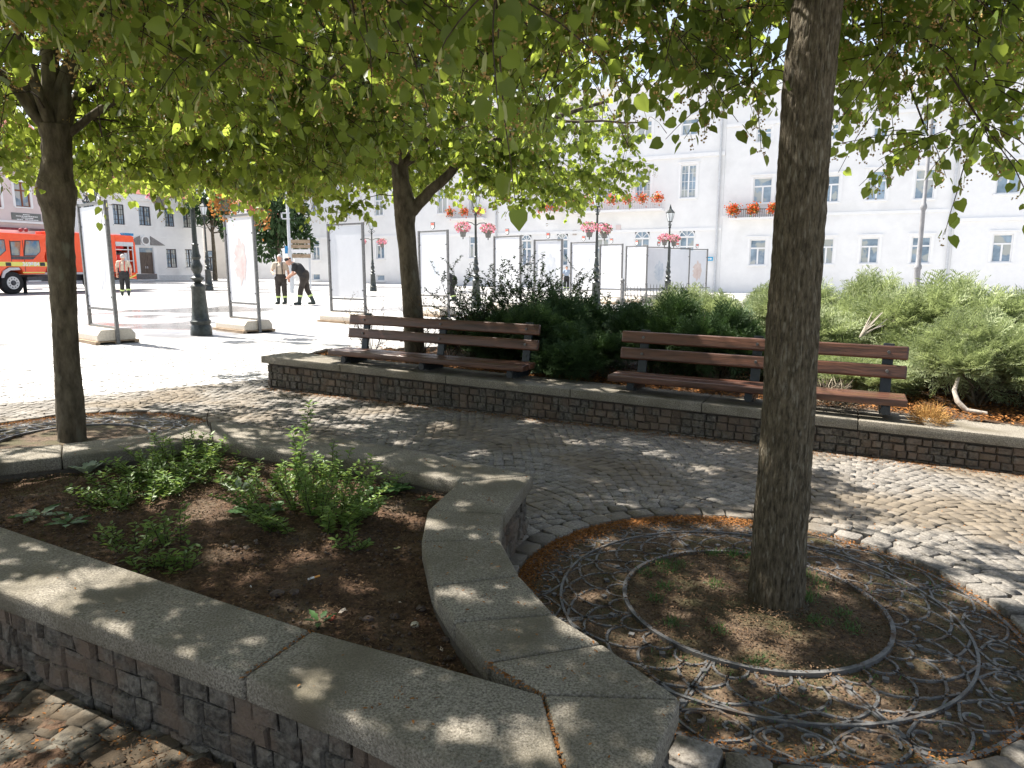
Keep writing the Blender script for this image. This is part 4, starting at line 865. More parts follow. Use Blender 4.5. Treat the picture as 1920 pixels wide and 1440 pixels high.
# ------------------------------------------------------------------ seedlings and weeds in the near planter
def soilh(x, y): return gz(x)+SZ+noise.noise(Vector((x*3, y*3, 3)))*.035+noise.noise(Vector((x*11, y*11, 3)))*.0175
def seedling(px, py, h, nst, sp, label, seed, name='spirea_shrub', m=M_spirea, ls=(.018, .034), dens=20, lean=1.0):
    x, y = P(px, py, SZ); rd = random.Random(seed); t = empty(name, (x, y, soilh(x, y)), 0, label, 'plant', 'young plants in the planter'); mb = MB(); pos = []; ax = []; nr = []
    for k in range(nst):
        a = rd.uniform(0, 6.28); q = math.sqrt(rd.random()); b0 = Vector((math.cos(a)*q*sp*.55, math.sin(a)*q*sp*.55, -.01))
        d = Vector((math.cos(a)*q*lean, math.sin(a)*q*lean, 1)).normalized(); ln = h*rd.uniform(.5, 1); pts = [b0]; n_ = 6
        for i in range(n_): d = (d+Vector((rd.gauss(0, .1), rd.gauss(0, .1), -.03))).normalized(); pts.append(pts[-1]+d*ln/n_)
        mb.tube(pts, [.003*(1-.6*i/n_) for i in range(n_+1)], 4, cap=False)
        nl = int(1.5*dens*ln/.2)
        for j in range(nl):
            f = (j+.5)/nl*n_; f = max(.8, f); i = min(n_-1, int(f)); p = pts[i].lerp(pts[i+1], f-i); an = j*2.4+rd.random()*.6
            sd = Vector((math.cos(an), math.sin(an), rd.uniform(.1, .7))).normalized(); pos.append(p); ax.append(sd); nr.append(Vector((rd.gauss(0, .3), rd.gauss(0, .3), 1)))
    mb.build('stems', M_twig, t); r = np.random.RandomState(seed)
    V, F = stamp(OVAL_V, OVAL_F, np.array(pos), np.array(ax), np.array(nr), r.uniform(ls[0]*1.25, ls[1]*1.35, len(pos))); npmesh('foliage', V, F, m, t); return t
seedling(590, 965, .33, 60, .5, 'bushy light green seedling shrub catching the sun in the middle of the planter', 1, dens=24)
seedling(500, 930, .2, 18, .26, 'green shrublet touching the left side of the sunlit bush', 2)
seedling(563, 935, .6, 2, .03, 'single tall leafy shoot standing above the sunlit bush', 3, 'tall_shoot', ls=(.025, .045), dens=22, lean=.15)
seedling(632, 900, .26, 5, .1, 'wispy shoots behind the right side of the sunlit bush', 4, lean=.3)
seedling(325, 885, .27, 48, .42, 'dense dark green shrublet in the back left, against the rear coping', 5, dens=24)
seedling(245, 935, .21, 36, .34, 'low dark green shrublet in front of the dense one at the left', 6, dens=22)
seedling(205, 945, .13, 12, .18, 'small green tuft at the left foot of the low dark shrublet', 61, dens=22)
seedling(320, 930, .14, 14, .18, 'small green plant between the dense shrublet and the soil hollow', 7)
seedling(420, 895, .17, 20, .28, 'loose green plant behind the planter middle, near the rear corner', 8)
seedling(262, 1025, .15, 14, .2, 'thin green plant in the left foreground of the bed', 9)
seedling(330, 1030, .2, 6, .1, 'upright seedling with reddish tips right of the thin plant', 10, lean=.3)
seedling(290, 1070, .1, 12, .15, 'low seedling beside the front coping, left of the cigarette butt', 11)
seedling(345, 1065, .14, 5, .08, 'spindly seedling leaning over the front coping', 12, lean=.4)
seedling(655, 1030, .11, 9, .13, 'small yellow green seedling in the right half of the bed', 13)
seedling(660, 965, .13, 12, .16, 'seedling below the right foot of the sunlit bush', 14)
seedling(522, 995, .08, 7, .09, 'tiny green seedling in front of the sunlit bush', 15)
seedling(215, 1000, .07, 4, .08, 'tiny plant by the front coping at the far left', 16)
def rosette(px, py, n_, ln, label, seed, m=M_weed, up=.5, wide=1.5):
    x, y = P(px, py, SZ); rd = random.Random(seed); pos = []; ax = []; r = np.random.RandomState(seed)
    for i in range(n_): a = i*2.4+rd.random()*.5; pos.append((math.cos(a)*.01, math.sin(a)*.01, .005+.002*i)); ax.append((math.cos(a), math.sin(a), rd.uniform(.2, up)))
    TV = []; k = 7                                       # toothed blade
    for i in range(k+1): f = i/k; w_ = .16*wide*math.sin(math.pi*min(1, f*1.02))**.8*(1 if i % 2 else .6)+.01; TV += [(-w_, f, .1*f-.22*f*f), (0, f, .06*f-.26*f*f), (w_, f, .1*f-.22*f*f)]
    TF = [(i*3+j, i*3+j+1, i*3+j+4, i*3+j+3) for i in range(k) for j in range(2)]
    V, F = stamp(TV, TF, np.array(pos), np.array(ax, float), np.tile(np.array([0., 0, 1]), (n_, 1)), r.uniform(.7*ln, ln, n_))
    o = npmesh('weed', V, F, m); o.location = (x, y, soilh(x, y)+.004); return tag(o, label, 'weed', 'weeds in the planter')
rosette(738, 925, 16, .12, 'dandelion-like weed with toothed leaves in the back right of the bed', 1)
rosette(700, 930, 9, .1, 'small pale weed left of the toothed one', 2)
rosette(462, 965, 7, .09, 'broad-leaved weed at the sunny patch before the bush', 3, wide=3)
rosette(505, 960, 6, .09, 'second broad-leaved weed under the sunlit bush', 31, wide=3)
rosette(75, 970, 6, .13, 'flat weed with narrow leaves near the left edge', 4, up=.3)
rosette(128, 990, 7, .1, 'flat ferny weed beside the front coping at left', 5, up=.3)
rosette(165, 893, 12, .12, 'pale grey green furry weed in the sun at the back left', 6, leafmat('mullein', (.3, .36, .26), (.42, .48, .36), (.3, .35, .2), .15, .9), up=1.2)
rosette(450, 925, 9, .11, 'pale furry weed next to the broad-leaved weed', 7, bpy.data.materials['mullein'], up=1.5)
rosette(600, 1172, 6, .06, 'small green weed poking over the front coping by the joint', 8, up=.9)
rosette(958, 1284, 8, .035, 'tuft of tiny weed in the corner where the two copings meet', 9, up=1.5)
rosette(800, 940, 7, .06, 'small weed at the foot of the rear coping on the right', 10)
# small debris: individually countable things
def butt(px, py, rz, label):
    x, y = P(px, py, SZ); t = empty('cigarette_butt', (x, y, soilh(x, y)+.02), rz, label, 'cigarette butt')
    mb = MB(); mb.tube([(-.02, 0, 0), (.006, 0, 0)], .0042, 10); mb.build('paper', M_white, t)
    mb = MB(); mb.tube([(.006, 0, 0), (.03, 0, 0)], .0043, 10); mb.build('filter', mat('filter_orange', (.75, .3, .07), (.8, .36, .1), 60, .8), t); return t
butt(587, 1098, .7, 'white and orange cigarette butt lying on bare soil in the planter')
def stone(px, py, s, m, label, seed, cat='stone', name='stone', sz=.5, z=None):
    x, y = P(px, py, SZ if z is None else z); bm = bmesh.new(); bmesh.ops.create_icosphere(bm, subdivisions=3, radius=1)
    for v in bm.verts: v.co *= 1+.25*noise.noise(v.co*1.7+Vector((seed, 0, 0))); v.co = Vector((v.co.x*s*1.0, v.co.y*s*.75, v.co.z*s*sz))
    me = bpy.data.meshes.new(name); bm.to_mesh(me); bm.free(); me.materials.append(m); me.polygons.foreach_set('use_smooth', [True]*len(me.polygons))
    o = bpy.data.objects.new(name, me); COL.objects.link(o); o.location = (x, y, (soilh(x, y)+s*sz*.6+.006) if z is None else gz(x)+z+s*sz*.5); o.rotation_euler[2] = seed; return tag(o, label, cat, 'stones in the planter')
M_st = mat('pale_stone', (.17, .14, .12), (.3, .26, .22), 30, .8, .3)
for i, (px, py, s, lb) in enumerate([(424, 1028, .014, 'leftmost of the small pale stones in a row behind the bare soil'), (441, 1029, .02, 'largest reddish stone of the row behind the bare soil'), (462, 1027, .018, 'flat grey stone in the row behind the bare soil'), (436, 1020, .012, 'long flat pale stone topping the stone row'),
                         (492, 1062, .014, 'round brown stone below the stone row'), (480, 1016, .012, 'stone right of the row, under a seedling'), (740, 1160, .02, 'dark brown stone in the narrow front end of the bed'), (520, 1120, .026, 'long dark clod close to the front coping'), (552, 1118, .022, 'dark clod right of the long one'), (836, 1200, .018, 'reddish stone in the narrow tip of the bed'),
                         (846, 1232, .016, 'brown stone wedged by the curved coping'), (130, 925, .014, 'pale pebble at left near the furry weed'), (790, 1148, .02, 'round dark stone beside the curved coping'), (690, 1172, .02, 'flat dark stone near the bottle cap')]):
    stone(px, py, s, M_st if i in (0, 2, 3, 5, 11) else M_pebble, lb, i)
for px, py, m, lb in ((621, 1165, mat('cap_red', (.35, .07, .04), (.42, .1, .06), 20, .5), 'reddish crown cap in the front of the bed'), (778, 1172, mat('cap_pale', (.4, .37, .32), (.5, .46, .4), 20, .4, metal=.5), 'pale crown cap near the curved coping')):
    x, y = P(px, py, SZ); mb = MB(); V = []; n_ = 21
    for r_, z in ((.016, 0), (.0145, .006), (.012, .0075)):
        for j in range(n_*2): a = math.pi*j/n_; q = r_*(1+(.05 if j % 2 else -.04)*(r_ > .0155)); V.append((q*math.cos(a), q*math.sin(a), z))
    k = n_*2; mb.add(V, [(i*k+j, i*k+(j+1) % k, (i+1)*k+(j+1) % k, (i+1)*k+j) for i in range(2) for j in range(k)]+[tuple(range(2*k, 3*k))])
    o = mb.build('bottle_cap', m); o.location = (x, y, soilh(x, y)+.008); o.rotation_euler = (.2, .1, 0); tag(o, lb, 'bottle cap')
def scrap(px, py, s, seed, label, m=None, z=None, name='paper_scrap', cat='litter'):
    x, y = P(px, py, SZ if z is None else z); rd = random.Random(seed); n_ = 8; mb = MB()
    pr = [(math.cos(i*math.pi/4)*s*rd.uniform(.5, 1.1), math.sin(i*math.pi/4)*s*.6*rd.uniform(.5, 1.1)) for i in range(n_)]
    mb.add([(0, 0, .004)]+[(a, b, rd.uniform(0, .008)) for a, b in pr], [(0, i+1, (i+1) % n_+1) for i in range(n_)]); o = mb.build(name, m or M_white)
    o.location = (x, y, (soilh(x, y)+.016) if z is None else gz(x)+z); o.rotation_euler[2] = seed; return tag(o, label, cat)
M_scrap = mat('scrap_paper', (.5, .42, .35), (.62, .54, .46), 30, .8)
scrap(644, 1155, .024, 1, 'pale crumpled paper scrap lying in the sunny spot by the red crown cap', M_scrap); scrap(828, 1222, .012, 2, 'small pale paper scrap in the narrow tip of the bed', M_scrap)
scrap(750, 1140, .01, 3, 'pinkish paper bit left of the curved coping', M_scrap); scrap(125, 958, .012, 4, 'white paper bit behind the flat weed at left', M_scrap); scrap(470, 1107, .007, 5, 'tiny white scrap left of the cigarette butt', M_white)
M_yl = leafmat('fallen_leaf', (.32, .3, .14), (.42, .38, .2), (.4, .4, .15), .2, .8)
for i, (px, py, z, lb) in enumerate([(745, 1035, None, 'curled yellowish leaf beside the curved coping'), (190, 1000, None, 'pale curled leaf beside the front coping at left'), (120, 985, None, 'straw coloured leaf on the soil near the flat weeds'), (18, 1258, .004, 'twisted yellow leaf on the setts in the bottom left corner')]):
    scrap(px, py, .02, 10+i, lb, M_yl, z, 'fallen_leaf', 'leaf')
pts = []
while len(pts) < 1500:
    x = rng.uniform(-3.4, .1); y = rng.uniform(1.7, 5.2)
    if inpoly((x, y), INN) and noise.noise(Vector((x*2.5, y*2.5, 5))) > -.1: pts.append((x, y, soilh(x, y)+.006))
r = np.random.RandomState(12); bmv = [(math.cos(a)*math.cos(e), math.sin(a)*math.cos(e), math.sin(e)*.6) for e in (-.8, .1, .9) for a in [i*math.pi/3+e for i in range(6)]]
n_ = len(pts); V, F = stamp(bmv, [(k*6+i, k*6+(i+1) % 6, k*6+6+(i+1) % 6, k*6+6+i) for k in range(2) for i in range(6)]+[(12, 13, 14, 15), (12, 15, 16, 17)], np.array(pts), unit(r.normal(size=(n_, 3))*np.array([1, 1, .2])), np.tile(np.array([0., 0, 1]), (n_, 1)), r.uniform(.002, .009, n_)**1.0)
tag(npmesh('gravel', V, F, M_pebble, smooth=True), kind='stuff')
# grass tufts in the tree pit and dark thin rod at the planter corner
x, y = P(390, 828, SZ); mb = MB(); mb.tube([(0, 0, 0), (.012, 0, .1), (.004, 0, .17), (.02, 0, .23)], [.007, .005, .004, .003], 6); o = mb.build('dry_twig', M_twig); o.location = (x, y, soilh(x, y)); tag(o, 'thin dark twig standing upright at the rear corner of the planter', 'twig')
pos = []; rd = random.Random(8)
cent = [(rd.uniform(0, 6.28), math.sqrt(rd.random())) for _ in range(26)]
for _ in range(3000):
    a, q = rd.choice(cent); rr_ = R_IN*q*.95; x = PIT_R[0]+rr_*math.cos(a)+rd.gauss(0, .025); y = PIT_R[1]+rr_*math.sin(a)+rd.gauss(0, .025)
    if math.hypot(x-T_R[0], y-T_R[1]) > .14 and math.hypot(x-PIT_R[0], y-PIT_R[1]) < R_IN: pos.append((x, y, gz(x)-.02+.03*max(0, 1-rr_/.5)))
for _ in range(900):
    a = rd.choice([0.2, 3.9, 4.3, 4.6, 5.1, 1.2])+rd.gauss(0, .1); rr_ = rd.uniform(R_IN, R_OUT); x = PIT_R[0]+rr_*math.cos(a); y = PIT_R[1]+rr_*math.sin(a); pos.append((x, y, gz(x)-.04))
r = np.random.RandomState(2); n_ = len(pos); V, F = stamp([(0, 0, 0), (.06, .5, .02), (0, 1, -.15), (-.06, .5, .02)], [(0, 1, 2, 3)], np.array(pos), unit(r.normal(size=(n_, 3))*.5+np.array([0, 0, .9])), unit(r.normal(size=(n_, 3))), r.uniform(.012, .04, n_)); tag(npmesh('grass', V, F, M_weed), kind='stuff')
pos = []
for _ in range(7000):
    x = rd.uniform(-3.5, -1.2); y = rd.uniform(2.4, 4.3)
    if inpoly((x, y), INN) and noise.noise(Vector((x*2.2, y*2.2, 9))) > -.05 and x < -1.7+.2*rd.gauss(0, 1): pos.append((x, y, soilh(x, y)))
n_ = len(pos); V, F = stamp([(0, 0, 0), (.06, .5, .02), (0, 1, -.15), (-.06, .5, .02)], [(0, 1, 2, 3)], np.array(pos), unit(r.normal(size=(n_, 3))*.7+np.array([0, 0, .6])), unit(r.normal(size=(n_, 3))), r.uniform(.012, .035, n_)); tag(npmesh('grass', V, F, leafmat('moss_grass', (.07, .08, .025), (.13, .13, .04), (.15, .17, .04), .2, .8)), kind='stuff')

# ------------------------------------------------------------------ display boards
BW, BH = 1.26, 2.58
BP = [((139, 383), (206, 374.5)), ((411, 404), (485, 398)), ((609, 419.5), (686, 417)), ((777.5, 433), (847.5, 430.5)), ((919.5, 443), (984, 441)), ((999, 449), (1057.5, 448)), ((1067.5, 454), (1122, 453)), ((1124, 458), (1169.5, 457)), ((1172, 461), (1217, 460)), ((1217, 462), (1253, 463)), ((1253, 464.5), (1287, 465)), ((1288, 466), (1326, 467))]
BL = ['nearest display board, left of the street lamp base, with scrolled ironwork on top', 'second nearest display board, right of the street lamp base, showing a faint pink map', 'display board third from the left, just left of the far trunk', 'display board just right of the far trunk with a faint blue picture',
      'fifth display board in the row, right of the hanging pink flowers', 'sixth display board in the row, before the arched windows', 'seventh display board in the row, under the lantern with pink baskets', 'eighth display board, directly behind the lone fence post', 'ninth display board, first one behind the low iron fence',
      'tenth display board, between two dark poles over the iron fence', 'eleventh display board, second from the right end of the row', 'last display board at the right end of the row, next to the blue arrow sign']
PT = [((.72, .73, .75), (.76, .77, .79)), ((.72, .55, .54), (.78, .68, .67)), None, ((.6, .66, .74), (.7, .74, .78)), None, ((.66, .7, .76), (.74, .76, .79)), ((.6, .63, .68), (.74, .76, .78)), ((.62, .68, .72), (.74, .76, .78)), ((.66, .72, .76), (.75, .77, .79)), ((.55, .62, .72), (.7, .74, .78)), None, ((.7, .55, .5), (.75, .66, .62))]
def board(i):
    (a, b) = BP[i]; a, b = P(*a, BH), P(*b, BH); c = Vector(((a[0]+b[0])/2, (a[1]+b[1])/2)); ang = facing(a, b)
    t = empty('display_board', (c.x, c.y, gz(c.x)), ang, BL[i], 'display board', 'outdoor exhibition boards'); h = BW/2
    for x, z0 in ((-h, .27), (h, 0)):
        mb = MB(); mb.b2(x-.028, x+.028, -.03, .03, z0, BH); mb.build('post', M_steel, t, bevel=.004)
    for z in (BH-.03, .62, .29):
        mb = MB(); mb.b2(-h+.029, h-.029, -.02, .02, z-.022, z+.022); mb.build('rail', M_steel, t)
    mb = MB(); mb.b2(-h+.055, h-.055, -.006, .006, .67, BH-.08); pn = mb.build('panel', M_panel, t)
    if PT[i]:
        rd = random.Random(i); m = mat('poster_print', (.6, .615, .65), (.66, .675, .71), 3) if i == 0 else mat('poster_print_%d' % i, tuple(q*.8 for q in PT[i][0]), tuple(q*.88 for q in PT[i][1]), 5, .4, detail=8)
        n_ = 26; mb = MB(); cx, cz = rd.uniform(-.05, .2), rd.uniform(1.3, 1.6); k = [(rd.uniform(.15, .3)) for _ in range(n_)]
        mb.add([(cx+(.22+.06*math.sin(3*q)+k[q]*.15)*math.cos(2*math.pi*q/n_), -.0085, cz+(.42+.1*math.sin(2*q+1)+k[q]*.2)*math.sin(2*math.pi*q/n_)) for q in range(n_)], [tuple(range(n_))]); mb.build('print', m, pn)
    for x in (-h+.05, h-.05):
        for z in (.85, 2.15):
            mb = MB(); mb.b2(x-.02, x+.02, -.03, -.007, z-.015, z+.015); mb.build('clip', M_black, t)
    # crest on top
    sh = [(-.085, .22), (.085, .22), (.085, .07), (.05, .02), (0, 0), (-.05, .02), (-.085, .07)]
    cz = BH+(.02 if i else .05); sc = 1 if i else 1.25
    mb = MB(); mb.add([(x*sc, y_, cz+z*sc) for y_ in (-.012, .012) for x, z in sh], [tuple(range(7)), tuple(range(13, 6, -1))]+[(q, (q+1) % 7, 7+(q+1) % 7, 7+q) for q in range(7)]); cr = mb.build('crest', M_steel, t)
    mb = MB(); mb.add([(x*.8*sc, -.015, cz+.02+z*.82*sc) for x, z in sh], [tuple(range(7))]); mb.build('shield_face', M_white, cr)
    if i:
        mb = MB(); mb.add([(x*sc, -.0175, cz+z*sc) for x, z in ((-.06, .195), (.06, .195), (.06, .11), (.035, .15), (.02, .11), (0, .15), (-.02, .11), (-.035, .15), (-.06, .11))], [(0, 1, 2, 3, 4, 5, 6, 7, 8)]); mb.build('shield_emblem', mat('crest_red', (.7, .12, .08), (.75, .16, .1), 5, .5), cr)
    if i < 2:
        mb = MB()
        for sg in (-1, 1):
            mb.tube([(sg*(.13+.0*q)+sg*.05*math.sin(q*.6), 0, BH+.02+.03*q) for q in range(9)], .011, 6)
            mb.tube([(sg*(.25+.08*math.cos(q*.7)*(1-q/12)), 0, BH+.13+.08*math.sin(q*.7)*(1-q/12)) for q in range(11)], .010, 6)
            mb.tube([(sg*.2, 0, BH), (sg*.24, 0, BH+.1), (sg*.34, 0, BH+.06), (sg*.4, 0, BH+.02), (sg*.43, 0, BH+.07)], .010, 6)
        mb.build('scrollwork', M_black, t)
    # ballast block on a pallet
    mb = MB(); prof = [(-.33, .06), (.33, .06), (.33, .17), (.26, .265), (-.26, .265), (-.33, .17)]
    mb.add([(x, y_, z) for x in (-h-.12, h-.035) for y_, z in prof], [tuple(range(5, -1, -1)), tuple(range(6, 12))]+[(q, (q+1) % 6, 6+(q+1) % 6, 6+q) for q in range(6)]); mb.build('ballast_block', M_concrete, t, bevel=.012)
    mb = MB(); mb.b2(-h-.16, h-.01, -.38, .38, .04, .058)
    for y_ in (-.34, 0, .34): mb.b2(-h-.16, h-.01, y_-.04, y_+.04, .0, .039)
    mb.build('pallet', M_pallet, t); return t
for i in range(12): board(i)

# ------------------------------------------------------------------ flowers
def flowers(name, n_, box, m, parent, seed, green=.35, drop=0):
    r = np.random.RandomState(seed); p = r.normal(size=(n_, 3)); p = unit(p)*r.uniform(.4, 1, (n_, 1))**.5*np.array(box)/2
    if drop: p[:, 2] -= abs(r.normal(size=n_))*drop
    V, F = stamp([(-.5, -.3, 0), (.5, -.3, .1), (.4, .5, .2), (-.4, .5, .1)], [(0, 1, 2, 3)], p, unit(r.normal(size=(n_, 3))), unit(r.normal(size=(n_, 3))), r.uniform(.03, .07, n_))
    mi = (r.rand(n_) < green).astype(int); return npmesh(name, V, F, [m, M_weed], parent, mi=mi)
def lamp(px, py, Y, label, rz=0, top=True, sc=1.0, copy_of=None):
    p = D(px, py, Y) if Y else None
    if copy_of: t = copy_tree(copy_of)
    else:
        t = empty('street_lamp')
        mb = MB(); mb.lathe([(.215, 0), (.215, .04), (.205, .18), (.18, .22), (.2, .26), (.205, .3), (.175, .33), (.16, .5), (.135, .95), (.145, .98), (.15, 1.02), (.13, 1.05), (.075, 1.09)], 24); mb.build('pedestal', M_lamp, t, smooth=True)
        mb = MB(); mb.lathe([(.06, 1.09), (.09, 1.13), (.13, 1.17), (.135, 1.2), (.08, 1.24), (.07, 1.28), (.11, 1.36), (.12, 1.44), (.09, 1.5), (.07, 1.56), (.1, 1.62), (.075, 1.7), (.06, 1.85), (.07, 1.88), (.05, 1.9), (.045, 2.6), (.036, 3.35), (.06, 3.38), (.06, 3.42), (.035, 3.45), (.03, 3.62)], 18); mb.build('shaft', M_lamp, t, smooth=True)
        mb = MB()
        for sg in (-1, 1): mb.tube([(0, 0, 3.0), (sg*.2, 0, 3.1), (sg*.42, 0, 3.12), (sg*.55, 0, 3.05), (sg*.6, 0, 2.98)], .016, 8); mb.tube([(sg*(.12+.08*math.cos(q*.7)*(1-q/14)), 0, 3.5+.07*math.sin(q*.7)*(1-q/14)) for q in range(10)], .012, 6)
        mb.build('arms', M_lamp, t, smooth=True)
        mb = MB(); mb.lathe([(.09, 3.62), (.1, 3.66)], 6); mb.lathe([(.19, 4.02), (.2, 4.05), (.1, 4.16), (.06, 4.2), (.05, 4.26), (.02, 4.36), (.0, 4.42)], 6)
        for q in range(6): a = q*math.pi/3; mb.tube([(.1*math.cos(a), .1*math.sin(a), 3.66), (.19*math.cos(a), .19*math.sin(a), 4.03)], .009, 4)
        ln = mb.build('lantern', M_lamp, t); mb = MB(); mb.lathe([(.09, 3.665), (.18, 4.02)], 6); mb.build('lantern_glass', M_lglass, ln)
    t.location = (p.x, Y, gz(p.x)); t.rotation_euler = (0, 0, rz); t.scale = (sc, sc, sc)
    return tag(t, label, 'street lamp', 'ornate street lamps')
def basket(l, side, fm, label, seed, drop=0, src=None):
    a = l.rotation_euler[2]; s = l.scale[0]; off = Vector((side*.6*math.cos(a), side*.6*math.sin(a), 2.92))*s
    t = empty('flower_basket', l.location+off, 0, label, 'flower basket', 'hanging flower baskets'); t.scale = (s, s, s)
    mb = MB(); mb.lathe([(.06, -.34), (.09, -.33), (.13, -.12), (.15, -.1), (.14, -.09)], 14); mb.build('bucket', M_bucket, t, smooth=True)
    mb = MB(); mb.tube([(0, 0, -.34), (0, 0, -.42)], .02, 6); mb.tube([(-.13, 0, -.1), (0, 0, .07), (.13, 0, -.1)], .006, 4); mb.build('hanger', M_lamp, t)
    f = flowers('flowers', 420, (.62, .62, .4), fm, t, seed, .3, drop); return t
l1 = lamp(376, 600, 14.6, 'near street lamp with big dark fluted base, between the two nearest display boards', rz=.5)
basket(l1, -1, M_fw_pink, 'grey bucket of pink flowers hanging left of the near street lamp', 1); basket(l1, 1, M_fw_orange, 'basket of trailing orange dried flowers hanging right of the near street lamp', 2, .22)
l2 = lamp(392, 540, 40, 'distant dark street lamp right behind the near one', rz=.3, copy_of=l1, sc=1.15)
l3 = lamp(700, 540, 42, 'slender distant street lamp between the third display board and the far trunk', rz=.1, copy_of=l1)
basket(l3, 1, M_fw_pink, 'pink flower basket on the slender lamp, right side', 3); basket(l3, -1, M_fw_pink, 'pink flower basket on the slender lamp, left side', 4)
l4 = lamp(893, 560, 26, 'street lamp with two full pink baskets between the fourth and fifth display boards', rz=.75, copy_of=l1)
basket(l4, 1, M_fw_pink, 'full pink flower basket right of the lamp, under the leaves', 5); basket(l4, -1, M_fw_pink, 'grey bucket of pink flowers left of the lamp, under the leaves', 6)
l5 = lamp(1117, 560, 25, 'street lamp with visible lantern above the seventh display board', rz=1.0, copy_of=l1)
basket(l5, -1, M_fw_pink, 'pink basket left under the visible lantern', 7); basket(l5, 1, M_fw_pink, 'pink basket right under the visible lantern', 8)
l6 = lamp(1251, 560, 32, 'street lamp with small lantern above the tenth display board', rz=1.0, copy_of=l1)
basket(l6, -1, M_fw_pink, 'pink basket left on the lamp above the tenth display board', 9); basket(l6, 1, M_fw_pink, 'pink basket right on the lamp above the tenth display board', 10)
p = D(505, 398, 13.9); t = empty('flower_basket', (p.x-.15, p.y, p.z+.05), 0, 'trailing orange flowers hanging over the top of the second display board', 'flower basket', 'hanging flower baskets'); mb = MB(); mb.lathe([(.06, .0), (.13, .2), (.15, .22)], 12); mb.build('bucket', M_bucket, t); flowers('flowers', 100, (.35, .25, .25), M_fw_orange, t, 12, .15, .2)
# plain lamp pole at right
p = D(1720, 512, 22); t = empty('lamp_post', (p.x, 22, gz(p.x)), 0, 'plain grey lamp post rising from the junipers at right, head lost in leaves', 'lamp post')
mb = MB(); mb.lathe([(.14, 0), (.14, .3), (.12, .9), (.13, .95), (.10, 1.05), (.085, 1.6), (.11, 1.64), (.11, 1.72), (.075, 1.78), (.06, 3.4), (.085, 3.45), (.1, 3.5), (.085, 3.58), (.055, 3.65), (.05, 6.2)], 18); mb.build('pole', mat('mid_grey', (.2, .2, .21), (.27, .27, .28), 6, .5), t, smooth=True)
mb = MB(); mb.tube([(0, 0, 6.2), (.3, 0, 6.5), (.8, 0, 6.55)], .04, 8); mb.sph((.9, 0, 6.5), .25, sz=.4); mb.build('lamp_head', M_ltgrey, t)
p = D(547, 545, 38); t = empty('sign_pole', (p.x, 38, gz(p.x)), 0, 'white pole with small bracket beside the dark green tree', 'pole')
mb = MB(); mb.lathe([(.11, 0), (.1, 2.2), (.08, 2.3), (.075, 7.5)], 12); mb.build('pole', M_ltgrey, t, smooth=True); mb = MB(); mb.b2(-.25, .0, -.03, .03, 2.1, 2.5); mb.build('sign_plate', M_blue, t); mb = MB(); mb.b2(-.35, .1, -.05, .05, 3.9, 3.96); mb.b2(-.35, .1, -.05, .05, 4.2, 4.26); mb.b2(-.36, -.3, -.05, .05, 3.9, 4.26); mb.build('bracket', M_ltgrey, t)
# low iron fence behind the hedge
a = P(1168, 556, .0); Yf = 21.0; pA = D(1170, 540, Yf); pB = D(1330, 540, Yf+3)
ang = facing(pA, pB); ln = math.hypot(pB.x-pA.x, pB.y-pA.y); t = empty('iron_fence', (pA.x, pA.y, gz(pA.x)), ang, 'low pale wrought iron fence with spear tips and scrolls behind the hedge', 'fence')
mb = MB(); k = int(ln/.16)
for i in range(k):
    x = i*.16; mb.tube([(x, 0, .1), (x, 0, .98)], .01, 5); mb.add([(x-.018, 0, .97), (x, -.01, .97), (x+.018, 0, .97), (x, .01, .97), (x, 0, 1.06)], [(0, 1, 4), (1, 2, 4), (2, 3, 4), (3, 0, 4)])
    mb.tube([(x+.08+.045*math.sin(q*.75), 0, .38+.45*q/9) for q in range(10)], .009, 4)
mb.build('bars', M_steel, t); mb = MB(); mb.b2(-.05, ln, -.015, .015, .86, .89); mb.b2(-.05, ln, -.015, .015, .32, .35); mb.build('rails', M_steel, t)
mb = MB(); mb.b2(-.12, -.04, -.04, .04, 0, 1.1); mb.sph((-.08, 0, 1.16), .07); mb.build('post', M_steel, t)
# ------------------------------------------------------------------ buildings
class Plane:
    def __init__(s, o, d):
        s.o = Vector((*o, 0)); s.u = Vector((*d, 0)).normalized(); s.n = Vector((-s.u.y, s.u.x, 0)); s.ang = math.atan2(s.u.y, s.u.x); s.z0 = gz(o[0])
    def __call__(s, px, py, off=0):
        r = ray(px, py); t = (s.o.dot(s.n)+off)/r.dot(s.n); p = Vector((r.x*t, r.y*t, CAM_H+r.z*t)); return ((p-s.o).dot(s.u), p.z-s.z0)
    def rect(s, l, t, r, b):
        a = s(l, b); c = s(r, t); a2 = s(r, b); c2 = s(l, t); return [a[0], a2[0], (a[1]+a2[1])/2, (c[1]+c2[1])/2]
def wallmesh(mb, x0, x1, z0, z1, ops, dep=.16):
    xs = sorted(set([x0, x1]+[v for o in ops for v in o[:2]])); zs = sorted(set([z0, z1]+[v for o in ops for v in o[2:4]]))
    for i in range(len(xs)-1):
        for j in range(len(zs)-1):
            cx, cz = (xs[i]+xs[i+1])/2, (zs[j]+zs[j+1])/2
            if any(o[0] < cx < o[1] and o[2] < cz < o[3] for o in ops): continue
            mb.add([(xs[i], 0, zs[j]), (xs[i+1], 0, zs[j]), (xs[i+1], 0, zs[j+1]), (xs[i], 0, zs[j+1])], [(0, 1, 2, 3)])
    for a, b, c, d in ops:
        V = [(x, y, z) for y in (0, dep) for x, z in ((a, c), (b, c), (b, d), (a, d))]; mb.add(V, [(0, 4, 5, 1), (1, 5, 6, 2), (2, 6, 7, 3), (3, 7, 4, 0)])
